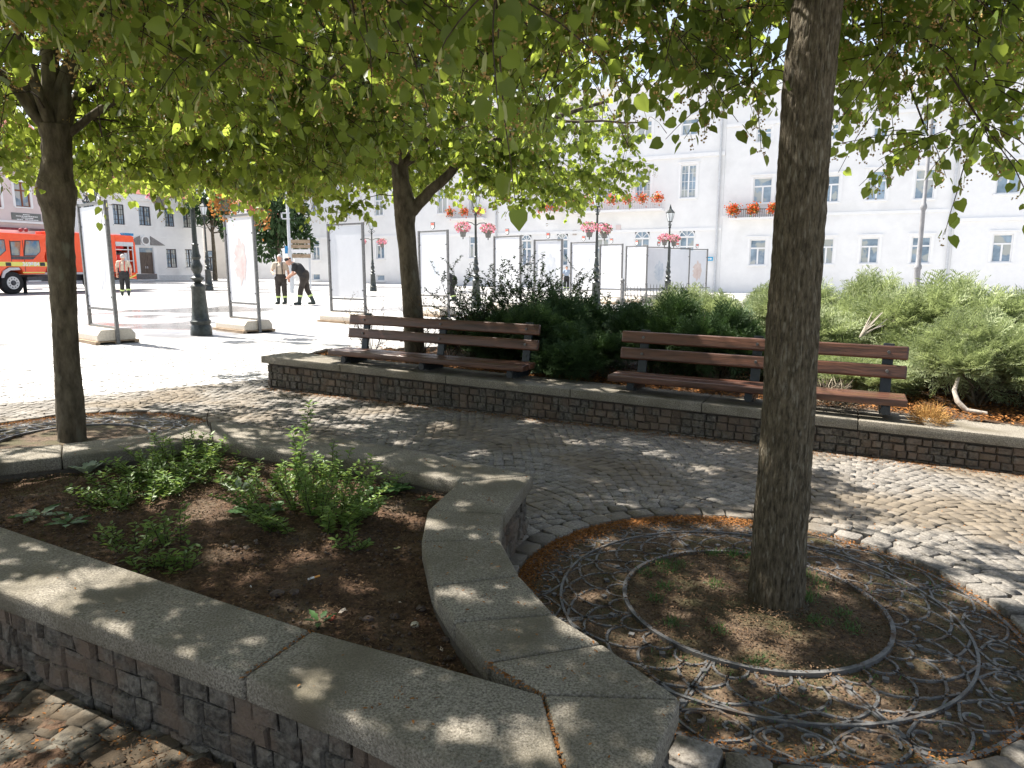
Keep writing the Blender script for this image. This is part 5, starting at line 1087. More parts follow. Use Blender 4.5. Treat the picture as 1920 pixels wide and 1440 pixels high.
def window(t, o, mf, style='cross', dep=.16, trim=True, glass=None, name='window'):
    a, b, c, d = o; w_ = b-a; h = d-c; fr = .07; mb = MB(); y0, y1 = dep-.07, dep-.01
    mb.b2(a, a+fr, y0, y1, c, d); mb.b2(b-fr, b, y0, y1, c, d); mb.b2(a+fr, b-fr, y0, y1, c, c+fr); mb.b2(a+fr, b-fr, y0, y1, d-fr, d)
    cx = (a+b)/2; tz = c+h*.66
    if style == 'cross': mb.b2(cx-.05, cx+.05, y0-.01, y1, c+fr, tz-.05); mb.b2(a+fr, b-fr, y0-.012, y1, tz-.05, tz+.05)
    elif style == 'cross4':
        mb.b2(cx-.05, cx+.05, y0-.01, y1, c+fr, d-fr); mb.b2(a+fr, b-fr, y0-.012, y1, tz-.05, tz+.05)
    elif style == 'grid':
        mb.b2(cx-.05, cx+.05, y0-.01, y1, c+fr, d-fr)
        for q in (1, 2, 3): mb.b2(a+fr, b-fr, y0+.01, y1-.01, c+h*q/4-.015, c+h*q/4+.015)
        for q in (.25, .75): mb.b2(a+w_*q-.013, a+w_*q+.013, y0+.012, y1-.012, c+fr, d-fr)
    f = mb.build(name, mf, t)
    mb = MB(); mb.b2(a+.01, b-.01, dep-.035, dep-.02, c+.01, d-.01); mb.build('pane', glass or M_glass, f)
    mb = MB(); mb.b2(a-.1, b+.1, -.09, .02, c-.09, c-.003); mb.build('sill', M_trim, f)
    if trim:
        mb = MB(); mb.b2(a-.16, a-.003, -.035, .0, c, d+.15); mb.b2(b+.003, b+.16, -.035, 0, c, d+.15); mb.b2(a-.003, b+.003, -.033, 0, d+.003, d+.15); mb.b2(a-.22, b+.22, -.1, 0, d+.153, d+.23); mb.build('surround', M_trim, f)
    return f
def arch_window(t, o, mf):
    a, b, c, d = o; zs = d-(b-a)/2; r_ = (b-a)/2; cx = (a+b)/2; f = window(t, (a, b, c, zs), mf, 'cross4', trim=False)
    mb = MB(); n_ = 14; pts = [(cx+r_*math.cos(math.pi*i/n_), zs+.003+r_*math.sin(math.pi*i/n_)) for i in range(n_+1)]
    mb.add([(x, -.012, z) for x, z in pts], [tuple(range(n_+1))]); mb.build('fanlight', M_glass, f)
    mb = MB(); mb.tube([(x, -.02, z) for x, z in pts], .05, 4)
    for q in (.25, .5, .75): mb.tube([(cx, -.02, zs), (cx+r_*math.cos(math.pi*q), -.02, zs+r_*math.sin(math.pi*q))], .03, 4)
    mb.b2(a-.05, b+.05, -.05, -.013, zs-.05, zs+.05); mb.build('fan_bars', M_trim, f)
def building(name, pl, x0, x1, z1, ops, mwall, label, depth=10, base=-1.2, roof=None, rh=3.0, plinth=None, cornices=()):
    t = empty(name, (pl.o.x, pl.o.y, pl.z0), pl.ang, label, 'building')
    mb = MB(); wallmesh(mb, x0, x1, base, z1, [o for o, s in ops])
    mb.add([(x0, 0, base), (x0, depth, base), (x0, depth, z1), (x0, 0, z1)], [(0, 1, 2, 3)]); mb.add([(x1, 0, base), (x1, depth, base), (x1, depth, z1), (x1, 0, z1)], [(0, 1, 2, 3)]); mb.add([(x0, depth, base), (x1, depth, base), (x1, depth, z1), (x0, depth, z1)], [(0, 1, 2, 3)])
    mb.build('wall', mwall, t)
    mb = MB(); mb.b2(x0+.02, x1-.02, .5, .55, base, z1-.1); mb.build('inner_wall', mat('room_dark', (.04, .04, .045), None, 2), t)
    mb = MB(); mb.b2(x0-.0, x1+.0, -.35, 0, z1-.3, z1); mb.b2(x0, x1, -.2, 0, z1-.5, z1-.302); mb.build('cornice', M_trim, t)
    if roof:
        mb = MB(); mb.add([(x0-.1, -.45, z1+.003), (x1+.1, -.45, z1+.003), (x1+.1, depth/2, z1+rh), (x0-.1, depth/2, z1+rh), (x0-.1, depth+.3, z1+.003), (x1+.1, depth+.3, z1+.003)], [(0, 1, 2, 3), (3, 2, 5, 4), (0, 3, 4), (1, 5, 2)]); mb.build('roof', roof, t)
    else:
        mb = MB(); mb.b2(x0, x1, 0.01, depth, z1+.001, z1+.2); mb.build('roof', M_ltgrey, t)
    for z, h_, p_ in cornices:
        mb = MB(); mb.b2(x0, x1, -p_, -.002, z, z+h_); mb.build('string_course', M_trim, t)
    return t
PT_ = Plane((16.9, 48.), (.904, -.427))
# right building between the two rain pipes
sA = PT_(1350, 500)[0]; sB = PT_(1781, 500)[0]; sC = sB+24; s0_ = PT_(553, 500)[0]
up = PT_.rect
ops = [(up(1411, 333, 1446, 381), 'c'), (up(1541, 329, 1572, 379), 'c'), (up(1624, 320, 1660, 375), 'c'), (up(1713, 317, 1750, 373), 'c'), (up(1404, 449, 1434, 497), 'c'), (up(1533, 447, 1561, 495), 'c'), (up(1611, 446, 1645, 494), 'c'), (up(1706, 444, 1742, 494), 'c'),
       (up(1418, 240, 1446, 266), 'c'), (up(1548, 232, 1572, 262), 'c'), (up(1637, 228, 1665, 258), 'c'), (up(1725, 222, 1755, 254), 'c')]
bR = building('white_building', PT_, sA, sB, 13.6, ops, M_plaster, 'white building right of centre behind the thick trunk, with red flowers on a small balcony', cornices=((5.1, .18, .06), (11.1, .2, .1)))
for o, s in ops: window(bR, o, M_trim, 'cross' if o[3]-o[2] > 1.3 else 'cross4')
ops2 = [(up(1866, 304, 1911, 363), 'c'), (up(1857, 439, 1895, 492), 'c'), (up(1878, 205, 1918, 241), 'c'), (up(1990, 295, 2040, 360), 'c'), (up(1985, 434, 2030, 492), 'c')]
bQ = building('white_building', PT_, sB+.01, sC, 14.2, ops2, M_trim, 'white building at the far right edge, beyond the second rain pipe', cornices=((4.5, .2, .12), (10.5, .2, .1)))
for o, s in ops2: window(bQ, o, M_trim, 'cross')
# town hall left of the pipe
opsT = [(up(1278, 222, 1309, 253), 'r'), (up(1195, 226, 1222, 257), 'r'), (up(1115, 230, 1143, 262), 'r'), (up(1275, 309, 1304, 371), 'g'), (up(1191, 318, 1219, 371), 'g'), (up(1110, 325, 1147, 372), 'g'),
        (up(1189, 433, 1216, 497), 'a'), (up(1272, 430, 1300, 497), 'a'), (up(1044, 438, 1064, 498), 'a'), (up(978, 441, 996, 497), 'a'), (up(1118, 436, 1140, 497), 'a'),
        (up(586, 450, 600, 487), 'r'), (up(706, 447, 721, 485), 'r'), (up(880, 443, 896, 484), 'r'), (up(820, 444, 836, 485), 'r'), (up(640, 448, 655, 486), 'r'),
        (up(586, 513, 600, 525), 'b'), (up(706, 515, 721, 527), 'b'), (up(876, 518, 888, 528), 'b'),
        (up(584, 360, 600, 404), 'r'), (up(703, 362, 718, 404), 'r'), (up(640, 360, 656, 404), 'r'), (up(820, 355, 838, 400), 'r'), (up(880, 352, 898, 398), 'r'), (up(1030, 340, 1050, 388), 'r')]
bT = building('town_hall', PT_, s0_, sA-.01, 14.5, opsT, M_plaster, 'long white town hall behind the display boards, with arched windows and a flowered balcony', cornices=((4.3, .2, .08), (9.3, .25, .12)))
for o, s in opsT:
    if s == 'a': arch_window(bT, o, M_trim)
    else: window(bT, o, M_trim, {'r': 'cross', 'g': 'grid', 'b': 'plain'}[s], trim=(s != 'b'))
def balcony(par, l, r_, ytop, ybot, seed, proj=.9, fl=M_fw_red):
    x0, _ = PT_(l, ybot, -proj); x1, _ = PT_(r_, ybot, -proj); z0 = PT_((l+r_)/2, ybot, -proj)[1]; z1 = PT_((l+r_)/2, ytop+8, -proj)[1]
    mb = MB(); mb.b2(x0, x1, -proj, -.003, z0, z0+.14); mb.build('balcony_slab', M_trim, par)
    mb = MB(); k = int((x1-x0)/.13)
    for i in range(k+1): mb.b2(x0+(x1-x0)*i/k-.012, x0+(x1-x0)*i/k+.012, -proj+.02, -proj+.05, z0+.14, z1)
    mb.b2(x0, x1, -proj+.0, -proj+.06, z1, z1+.05); mb.b2(x0, x0+.04, -proj+.06, -.003, z1, z1+.05); mb.b2(x1-.04, x1, -proj+.06, -.003, z1, z1+.05); mb.build('balcony_railing', M_black if seed == 3 else M_ltgrey, par)
    r = np.random.RandomState(seed); n_ = int((420 if seed != 3 else 900)*(x1-x0)/2); c = np.linspace(x0+.3, x1-.3, max(3, int((x1-x0)/.95)))
    px_ = c[r.randint(0, len(c), n_)]+r.normal(size=n_)*.2; p = np.stack([px_, -proj-.05+r.normal(size=n_)*.1, z1+.1+r.normal(size=n_)*.17-.1*r.rand(n_)], 1)
    V, F = stamp([(-.5, -.3, 0), (.5, -.3, .1), (.4, .5, .2), (-.4, .5, .1)], [(0, 1, 2, 3)], p, unit(r.normal(size=(n_, 3))), unit(r.normal(size=(n_, 3))), r.uniform(.06, .13, n_))
    npmesh('balcony_flowers', V, F, [fl, M_weed, M_fw_orange], par, mi=r.choice([0, 0, 0, 1, 2], n_))
balcony(bT, 1060, 1240, 368, 397, 1); balcony(bT, 1005, 1050, 380, 399, 2, .6); balcony(bR, 1366, 1460, 385, 411, 3, .6)
balcony(bT, 838, 905, 390, 412, 4, .6)
def pipe(pl, px, ya, yb, label):
    a = pl(px[0], ya, -.1); b = pl(px[1], yb, -.1); s_ = (a[0]+b[0])/2
    o = MB().tube([(s_, -.13, -.2), (s_, -.13, 13.2)], .075, 10).build('rain_pipe', M_ltgrey, None, smooth=True); o.location = (pl.o.x, pl.o.y, pl.z0); o.rotation_euler = (0, 0, pl.ang); return tag(o, label, 'rain pipe')
pipe(PT_, (1352, 1341), 250, 525, 'grey rain pipe between the town hall and the building with the small balcony'); pipe(PT_, (1803, 1775), 200, 520, 'grey rain pipe nearest the right edge'); pipe(PT_, (931, 930), 385, 440, 'thin rain pipe on the town hall behind the fifth display board')
def plaque(pl, l, t_, r_, b_, m, label, name='wall_sign', cat='sign', par=None, rim=None, off=-.03):
    x0, x1, z0, z1 = pl.rect(l, t_, r_, b_); o = MB().b2(x0, x1, off-.02, -.003, z0, z1).build(name, m, par)
    if not par: o.location = (pl.o.x, pl.o.y, pl.z0); o.rotation_euler = (0, 0, pl.ang); tag(o, label, cat)
    return o, (x0, x1, z0, z1)
plaque(PT_, 1155, 422, 1164, 433, M_pink, 'small pale plaque on the town hall left of the emblem', )
o, q = plaque(PT_, 1074, 432, 1081, 441, mat('plaque_beige', (.45, .4, .36), None, 4), 'small dark framed plaque on the town hall above the seventh display board')
# blue arrow sign
t = empty('arrow_sign', (PT_.o.x, PT_.o.y, PT_.z0), PT_.ang, 'blue sign with a white arrow beside the rain pipe, right of the last display board', 'sign'); x0, x1, z0, z1 = PT_.rect(1326, 482, 1338, 489)
MB().b2(x0, x1, -.3, -.27, z0, z1).build('plate', mat('sign_blue', (.02, .3, .55), (.03, .35, .6), 3, .4), t); zc = (z0+z1)/2; w_ = (x1-x0)
MB().add([(x0+w_*a, -.306, zc+(z1-z0)*b) for a, b in ((.15, -.1), (.6, -.1), (.6, -.3), (.88, 0), (.6, .3), (.6, .1), (.15, .1))], [tuple(range(7))]).build('arrow', M_letter, t); MB().b2((x0+x1)/2-.03, (x0+x1)/2+.03, -.265, -.003, z0+.05, z0+.1).build('bracket', M_ltgrey, t)
# direction boards
t = empty('direction_boards', (0, 0, 0), 0, 'stack of brown and white direction boards left of the bent man, before the town hall', 'sign'); p = D(563, 470, 45)
t.location = (p.x, 45, gz(p.x)); zz_ = p.z-gz(p.x)
for i in range(4): MB().b2(-.65, .65, -.03, .0, zz_-.45+i*.3, zz_-.22+i*.3).build('board', [M_pallet, M_white][i % 2 if i < 3 else 0], t)
MB().b2(-.6, -.5, .003, .08, 0, zz_+.8).b2(.5, .6, .003, .08, 0, zz_+.8).build('posts', M_ltgrey, t)

# left street: pink house, white house with door, house behind
PL = Plane((-31.4, 60.), (.42, .91))
fl = PL.rect
opsP = [(fl(30, 342, 58, 388), 'x'), (fl(-22, 340, 3, 388), 'x'), (fl(105, 345, 125, 388), 'x')]
sx0 = PL(-160, 500)[0]; sx1 = PL(133, 500)[0]; sx2 = PL(384, 500)[0]
pz = PL(50, 289)[1]
bP = building('pink_house', PL, sx0, sx1, pz, opsP, M_pink, 'pale pink house above the fire engine, at the left edge', roof=M_roof, rh=4, cornices=((PL(50, 324)[1], .12, .07), (PL(50, 419)[1], .15, .2)))
for o, s in opsP: window(bP, o, M_brframe, 'cross4')
x0, x1, z0, z1 = fl(-160, 425, 96, 436); MB().b2(x0, min(x1, sx1-.05), -.45, -.003, z0, z1).build('shop_fascia', M_darkred, bP)
o, (x0, x1, z0, z1) = plaque(PL, 22, 400, 77, 413, mat('plaque_grey', (.16, .17, .16), (.2, .21, .2), 3), '', 'sign_board', '', bP)
for i, (a, b, s_) in enumerate(((.38, .62, 0), (.14, .88, 0), (.32, .72, 0), (.16, .36, 0), (.44, .9, 0))):
    z = z1-(z1-z0)*(.16+.24*min(i, 3)); xa = x0+(x1-x0)*a
    while xa < x0+(x1-x0)*b: wd = rng.uniform(.03, .1)*(x1-x0)*.6; MB().b2(xa, min(xa+wd, x0+(x1-x0)*b), -.056, -.051, z-(z1-z0)*.12, z).build('lettering', M_letter, o); xa += wd*1.25
opsW = [(fl(214, 383, 235, 421), 'x'), (fl(262, 387, 284, 423), 'x'), (fl(310, 391, 327.5, 425), 'x'), (fl(344.5, 393, 362, 427), 'x'), (fl(314, 467, 333, 502), 'x'), (fl(349, 467.5, 366.5, 501.5), 'x'), (fl(264.5, 465, 291, 525), 'd'), (fl(160, 378, 180, 420), 'x'), (fl(160, 460, 180, 500), 'x')]
wz = PL(270, 366)[1]
bW = building('white_house', PL, sx1+.01, sx2, wz, opsW, M_plaster, 'white two-storey house with brown double door behind the fire engine', roof=M_roof, rh=3.2, cornices=((PL(300, 446)[1], .1, .03),))
for o, s in opsW:
    if s == 'x': window(bW, o, M_dkframe, 'grid', trim=False)
MB().b2(sx1+.01, sx2, -.06, -.003, -.6, .45).build('plinth', M_ltgrey, bW)
o = opsW[6][0]; a, b, c, d = o; dz = c+(d-c)*.86
for s0, s1 in ((a, (a+b)/2-.01), ((a+b)/2+.01, b)):
    dr = MB().b2(s0, s1, .08, .14, c, dz).build('door', M_door, bW)
    for q in range(3): MB().b2(s0+.15, s1-.12, .06, .079, c+.2+(dz-c)*.32*q, c+(dz-c)*.3*(q+1)).build('door_panel', M_door, dr)
    MB().b2((a+b)/2+(.06 if s0 > a else -.12), (a+b)/2+(.12 if s0 > a else -.06), .03, .059, c+(dz-c)*.42, c+(dz-c)*.5).build('door_handle', M_ltgrey, dr)
MB().b2(a, b, .08, .12, dz+.01, d).build('transom', M_glass, bW)
for s_ in (a-.35, b+.003): MB().b2(s_, s_+.34, -.09, -.003, c, d+.1).build('pilaster', M_trim, bW)
cx = (a+b)/2; MB().b2(a-.5, b+.5, -.12, -.003, d+.103, d+.2).build('lintel', M_trim, bW)
M_pedi = mat('pediment_grey', (.2, .19, .19), (.26, .25, .25), 5)
for sg in (-1, 1): MB().add([(cx+sg*x, y, d+.25+z) for y in (-.1, -.003) for x, z in ((.5, 0), (1.9, 0), (.5, .75))], [(0, 1, 2), (3, 4, 5), (0, 1, 4, 3), (1, 2, 5, 4), (2, 0, 3, 5)]).build('pediment_wing', M_pedi, bW)
mb = MB(); mb.tube([(cx, -.13, d+.62), (cx, -.003, d+.62)], .42, 20); rr_ = mb.build('roundel', M_trim, bW); MB().tube([(cx, -.15, d+.62), (cx, -.131, d+.62)], .28, 18).build('roundel_face', M_pedi, rr_)
for i, (c1, zz_) in enumerate(((M_ltgrey, 470), (M_ltgrey, 477), (M_blue, 484), (M_blue, 490))): x0, x1, z0, z1 = fl(254, zz_-2.6, 260, zz_+2.6); MB().b2(x0, x1, -.05, -.003, z0, z1).build('plaque', c1, bW)
# dormer on its roof
x0, x1, z0, z1 = fl(151, 318, 172, 336); t_ = empty('x'); bpy.data.objects.remove(t_)
MB().b2(x0-.3, x1+.3, .4, 3, wz-.0, z1+.2).build('dormer', M_trim, bW); MB().b2(x0, x1, .36, .398, z0, z1).build('dormer_window', M_dkframe, bW); MB().b2(x0+.15, (x0+x1)/2-.08, .34, .358, z0+.15, z1-.15).b2((x0+x1)/2+.08, x1-.15, .34, .358, z0+.15, z1-.15).build('dormer_pane', M_glass, bW); MB().b2(x0-.5, x1+.5, .3, 3, z1+.203, z1+.45).build('dormer_roof', M_roof, bW)
x0, x1, z0, z1 = fl(138, 334, 178, 356); 
PB = Plane((-34, 78.), (.9, .43)); gl = PB.rect
def house(name, pl, l, r_, ytop, m, label, roof=M_roof, wins=(), ybase=545, rh=2.5, depth=9):
    a = pl(l, 500)[0]; b = pl(r_, 500)[0]; z = pl((l+r_)/2, ytop)[1]; ops_ = [(pl.rect(*w_), 'x') for w_ in wins]
    h_ = building(name, pl, a, b, z, ops_, m, label, depth=depth, roof=roof, rh=rh)
    for o, s in ops_: window(h_, o, M_dkframe, 'cross', trim=False)
    return h_
house('gabled_house', PB, 285, 362, 318, M_plaster, 'white house with curved gable showing above the roofs through the leaves', wins=((312, 330, 322, 345),))
pa = PB(298, 330); pb = PB(352, 330); t = [o for o in bpy.data.objects if o.name.startswith('gabled_house')][0]
mb = MB(); n_ = 12; z0 = PB(325, 318)[1]; wd = (pb[0]-pa[0])/2; cx = (pa[0]+pb[0])/2
pts = [(cx-wd, z0-.3)]+[(cx-wd*math.cos(math.pi*i/n_)*(1 if i in (0, n_) else .92), z0+2.6*math.sin(math.pi*i/n_)**.8) for i in range(n_+1)]+[(cx+wd, z0-.3)]
mb.add([(x, y, z) for y in (-.1, .4) for x, z in pts], [tuple(range(len(pts))), tuple(range(2*len(pts)-1, len(pts)-1, -1))]+[(i, (i+1) % len(pts), len(pts)+(i+1) % len(pts), len(pts)+i) for i in range(len(pts))]); mb.build('curved_gable', M_plaster, t)
mb = MB(); mb.tube([(x, -.16, z+.1) for x, z in pts[1:-1]], .18, 6); mb.build('gable_moulding', mat('moulding_brown', (.3, .25, .22), None, 3), t)
PC = Plane((-31, 76.), (.97, .1)); cl_ = PC.rect
house('cream_house', PC, 385, 470, 395, mat('cream_plaster', (.62, .58, .52), (.68, .64, .58), 1, .85), 'cream house between the near street lamp and the second display board', wins=((390, 470, 401, 508), (408, 405, 418, 430)), rh=3)
house('pale_house', PC, 470, 556, 430, M_plaster, 'pale low house behind the dark green tree', wins=((520, 470, 530, 490),), rh=2)
# far trees
def far_tree(px, py, Y, rx, h, z0, label, seed, n_=5200, m=M_jund):
    p = D(px, py, Y); t = empty('broadleaf_tree', (p.x, Y, gz(p.x)), 0, label, 'tree', 'trees at the back of the square'); r = np.random.RandomState(seed); rd = random.Random(seed)
    mb = MB(); mb.tube([(0, 0, 0), (.05, 0, z0*.7), (0, 0, z0+h*.6)], [.22, .17, .07], 10)
    lob = [(rd.uniform(-.6, .6)*rx, rd.uniform(-.6, .6)*rx, z0+h*rd.uniform(.1, .85), rd.uniform(.3, .5)*rx) for _ in range(14)]
    for l in lob: mb.tube([(0, 0, z0+h*.1), (l[0]*.5, l[1]*.5, (z0+l[2])/2+.3), l[:3]], [.08, .05, .02], 5)
    mb.build('trunk', M_bark2, t, smooth=True)
    k = r.randint(0, len(lob), n_); lb = np.array(lob)[k]; d = unit(r.normal(size=(n_, 3))); pos = lb[:, :3]+d*lb[:, 3:4]*r.uniform(.5, 1.05, (n_, 1))*np.array([1, 1, 1.2]); pos[:, 2] = np.maximum(pos[:, 2], z0*.8)
    V, F = stamp(OVAL_V, OVAL_F, pos, unit(d+r.normal(size=(n_, 3))*.5-np.array([0, 0, .5])), unit(r.normal(size=(n_, 3))), r.uniform(.3, .55, n_)); npmesh('crown', V, F, m, t)
far_tree(522, 500, 56, 2.6, 7.5, 2.0, 'dark green tree between the second display board and the white pole', 1)
far_tree(402, 500, 64, 1.7, 6.5, 3.6, 'small leafy tree seen between the near lamp shaft and the second display board', 2, 2200)
for i, (px, Y) in enumerate(((-420, 100), (-250, 110))): pass

# ------------------------------------------------------------------ fire engine
TP = Plane((-22.9, 31.9), (.32, .947)); tz0 = TP.z0
def TQ(px, py): s_, z = TP(px, py); return (s_, z)
fe = empty('fire_engine', (TP.o.x, TP.o.y, tz0), TP.ang, 'orange red fire engine with yellow stripe parked at the left behind the trunk', 'fire engine')
# cab shell with window holes: outline in side view, extruded over the width
def side_panel(pts, y0, y1, name, m, par, bev=.0):
    n_ = len(pts); a = sum(pts[i-1][0]*pts[i][1]-pts[i][0]*pts[i-1][1] for i in range(n_))
    mb = MB(); mb.add([(x, y, z) for y in (y0, y1) for x, z in pts], [tuple(range(n_)), tuple(range(2*n_-1, n_-1, -1))]+[(i, (i+1) % n_, n_+(i+1) % n_, n_+i) for i in range(n_)])
    return mb.build(name, m, par, bevel=bev, seg=3, smooth=bool(bev))
WX = TP(27, 544)[0]
cabp = [TQ(*p) for p in ((86, 440), (87, 470), (84, 482), (89, 500), (85, 514), (46, 515), (42, 507), (37, 501), (16, 501), (6, 508), (0, 520), (-14, 520))]
xf = cabp[-1][0]-1.1; zr = cabp[0][1]; zb = cabp[-1][1]
cabp += [(xf-.12, zb), (xf-.18, zb+.9), (xf+.15, zr-.25), (xf+.5, zr+.02)]
cab = side_panel(cabp, 0, 2.45, 'cab', M_redorange, fe, .05)
for nm, pts in (('side_window', ((-24, 448), (8, 449), (11, 470), (0, 480), (-24, 480))), ('side_window', ((18, 452), (38, 452), (37, 480), (21, 480))), ('side_window', ((46, 450), (73, 450.5), (75.5, 467), (75, 473), (68, 480), (44, 480)))):
    q = [TQ(*p) for p in pts]; side_panel(q, -.012, -.003, nm, M_black, cab); cx = sum(p[0] for p in q)/len(q); cz = sum(p[1] for p in q)/len(q)
    side_panel([(cx+(x-cx)*.9, cz+(z-cz)*.9) for x, z in q], -.02, -.0125, 'window_glass', mat('truck_glass', (.02, .12, .25), (.3, .3, .25), 1.3, .06, spec=.9, c3=(.3, .12, .05), s3=.9, t3=(.5, .56)), cab)
side_panel([TQ(*p) for p in ((21, 480.5), (68, 480.5), (62, 486.5), (22, 486.5))], -.01, -.002, 'grey_trim', M_dkgrey, cab)
for x_ in (17, 41.5): a = TQ(x_, 450); b = TQ(x_+1, 514 if x_ > 20 else 500); MB().b2(a[0]-.01, a[0]+.012, -.006, -.002, b[1], a[1]).build('door_gap', M_black, cab)
side_panel([TQ(*p) for p in ((-30, 490.5), (87, 491.5), (88, 499.5), (-30, 499))], -.014, -.004, 'yellow_stripe', M_yellow, cab)
side_panel([TQ(*p) for p in ((43, 510), (84, 510), (84, 512), (43, 512))], -.012, -.002, 'yellow_line', M_yellow, cab)
for x_ in (15, 79): a = TQ(x_, 495.5); MB().b2(a[0]-.11, a[0]+.11, -.05, -.0145, a[1]-.08, a[1]+.08).build('door_handle', M_black, cab)
fq = [TQ(*p) for p in ((3, 521), (6, 509), (16, 502), (34, 502), (41, 512), (45, 521))]
side_panel([TQ(*p) for p in ((2, 521), (5, 508), (16, 501.5), (34, 501.5), (37, 506), (18, 507), (9, 513), (6, 521))], -.06, -.003, 'fender', M_grey, fe)
# lettering 369 [] 84
def text(s, x, z, size, m, par, y=-.02, name='lettering', ext=.003, align='LEFT'):
    c = bpy.data.curves.new(name, 'FONT'); c.body = s; c.size = size; c.extrude = ext; c.align_x = align; c.offset = size*.02
    o = bpy.data.objects.new('tmp_text', c); COL.objects.link(o); dg = bpy.context.evaluated_depsgraph_get(); me = bpy.data.meshes.new_from_object(o.evaluated_get(dg)); bpy.data.objects.remove(o)
    me.materials.clear(); me.materials.append(m); n_ = bpy.data.objects.new(name, me); COL.objects.link(n_); n_.parent = par; n_.location = (x, y, z); n_.rotation_euler = (math.pi/2, 0, 0); return n_
a = TQ(41.5, 499); b = TQ(73, 499); sz_ = (TQ(50, 491)[1]-TQ(50, 499)[1])*1.30; t1 = text('369', a[0], a[1]+.01, sz_, M_letter, cab); wd = b[0]-a[0]
sc_ = wd*.50/t1.dimensions.x; t1.scale = (sc_, 1, 1); t2 = text('84', a[0]+wd*.68, a[1]+.01, sz_, M_letter, cab); t2.scale = (sc_, 1, 1)
hx = a[0]+wd*.52; MB().b2(hx, hx+wd*.13, -.024, -.018, a[1]+.05, a[1]+.19).build('lettering_emblem', M_letter, cab); MB().b2(hx+wd*.02, hx+wd*.11, -.03, -.0245, a[1]+.08, a[1]+.11).b2(hx+wd*.02, hx+wd*.11, -.03, -.0245, a[1]+.13, a[1]+.16).build('emblem_bars', M_grey, cab)
# roof gear
zr_ = TQ(60, 437)[1]; MB().b2(cabp[0][0]-2.6, cabp[0][0]-.2, .4, 2.1, zr_-.02, zr_+.12).build('roof_rack', M_white, fe)
for x_ in (49, 59): a = TQ(x_, 430); MB().sph((a[0], .35, a[1]-.02), .09, n=10, m=6).build('roof_light', M_darkred, fe)
MB().b2(TQ(66, 431)[0], TQ(86, 431)[0], .3, .5, zr_+.13, zr_+.22).build('roof_bar', M_dkgrey, fe)
def wheel(x, r_):
    wz_ = r_; t = MB().tube([(x, .02, wz_), (x, .06, wz_), (x, .30, wz_), (x, .34, wz_)], [r_*.9, r_, r_, r_*.9], 36).build('wheel', M_rubber, fe, smooth=True)
    MB().tube([(x, .0, wz_), (x, .018, wz_)], [r_*.56, r_*.58], 30).build('rim', M_alu, t, smooth=True)
    MB().tube([(x, -.07, wz_), (x, -.001, wz_)], [r_*.17, r_*.24], 20).build('hub', M_dkgrey, t, smooth=True)
    mb = MB()
    for i in range(10): a = i*math.pi/5; mb.tube([(x+r_*.4*math.cos(a), -.004, wz_+r_*.4*math.sin(a)), (x+r_*.4*math.cos(a), -.002, wz_+r_*.4*math.sin(a))], r_*.055, 8)
    mb.build('rim_holes', M_black, t)
wheel(WX, .51)
a = TQ(46, 515); MB().b2(a[0], a[0]+8.2, .5, 2.0, .55, a[1]-.02).build('chassis', M_dkgrey, fe)
mb = MB(); mb.b2(WX-1.5, a[0]-.02, .36, 2.1, .45, .95); mb.build('underbody', M_black, fe); MB().b2(WX-2.1, WX-.75, -.03, .3, .35, .85).build('bumper', M_grey, fe)
for z_, l, r_ in ((527, 53, 77), (543, 54, 80)): p = TQ(l, z_); q = TQ(r_, z_); MB().b2(p[0], q[0], -.02, .25, p[1]-.03, p[1]+.03).build('step', M_ltgrey, fe)
p = TQ(45, 520); q = TQ(54, 555); MB().b2(p[0]+.12, q[0], .05, .3, q[1]-.1, p[1]).build('mud_flap', M_rubber, fe); MB().b2(TQ(54, 520)[0], TQ(84, 520)[0], .1, .3, .55, TQ(54, 519)[1]).build('step_box', M_dkgrey, fe)
# equipment body with open locker
bx0 = TQ(93, 500)[0]; bq = [TQ(*p) for p in ((250, 441), (253, 470), (257, 512), (253, 517), (246, 522))]
ztop = TQ(235, 441.5)[1]; zbot = TQ(246, 522)[1]
rear = bq[0][0]; rear2 = bq[2][0]
lk = [TQ(*p) for p in ((216, 453), (250, 454), (254, 511), (216, 512))]
MB().b2(bx0, lk[0][0], 0, 2.4, zbot+.35, ztop).build('body_front', M_redorange, fe, bevel=.03)
MB().add([(x, y, z) for y in (0, 2.4) for x, z in ((lk[0][0]+.001, lk[0][1]), (rear, lk[0][1]), (rear-.02, ztop-.05), (rear-.2, ztop), (lk[0][0]+.001, ztop))], [(0, 1, 2, 3, 4), (9, 8, 7, 6, 5), (0, 1, 6, 5), (1, 2, 7, 6), (2, 3, 8, 7), (3, 4, 9, 8), (4, 0, 5, 9)]).build('body_top', M_redorange, fe)
side_panel([(lk[1][0], lk[1][1]), (lk[1][0]+.09, lk[1][1]), (rear2+.05, TQ(257, 512)[1]), (rear2-.06, TQ(254, 512)[1])], 0, 2.4, 'rear_edge', M_redorange, fe)
side_panel([(lk[0][0], lk[3][1]), (rear2-.06, lk[2][1]), (rear2-.05, lk[2][1]-.35), (rear2-.4, zbot), (lk[0][0], zbot+.1)], 0, 2.4, 'body_sill', M_redorange, fe); side_panel([TQ(*p) for p in ((240, 521), (256, 514), (256, 516), (242, 523.5))], -.012, -.003, 'yellow_edge', M_yellow, fe)
MB().b2(lk[0][0], rear-.0, .9, .95, lk[3][1], lk[0][1]).build('locker_back', M_dkgrey, fe)
MB().b2(lk[0][0]+.01, lk[1][0]-.02, .0, .3, lk[0][1]-.22, lk[0][1]-.002).build('roller_shutter', M_ltgrey, fe)
for y_ in (468, 489): z = TQ(235, y_)[1]; MB().b2(lk[0][0]+.01, lk[1][0]-.05, .05, .88, z-.02, z+.02).build('shelf', M_white, fe)
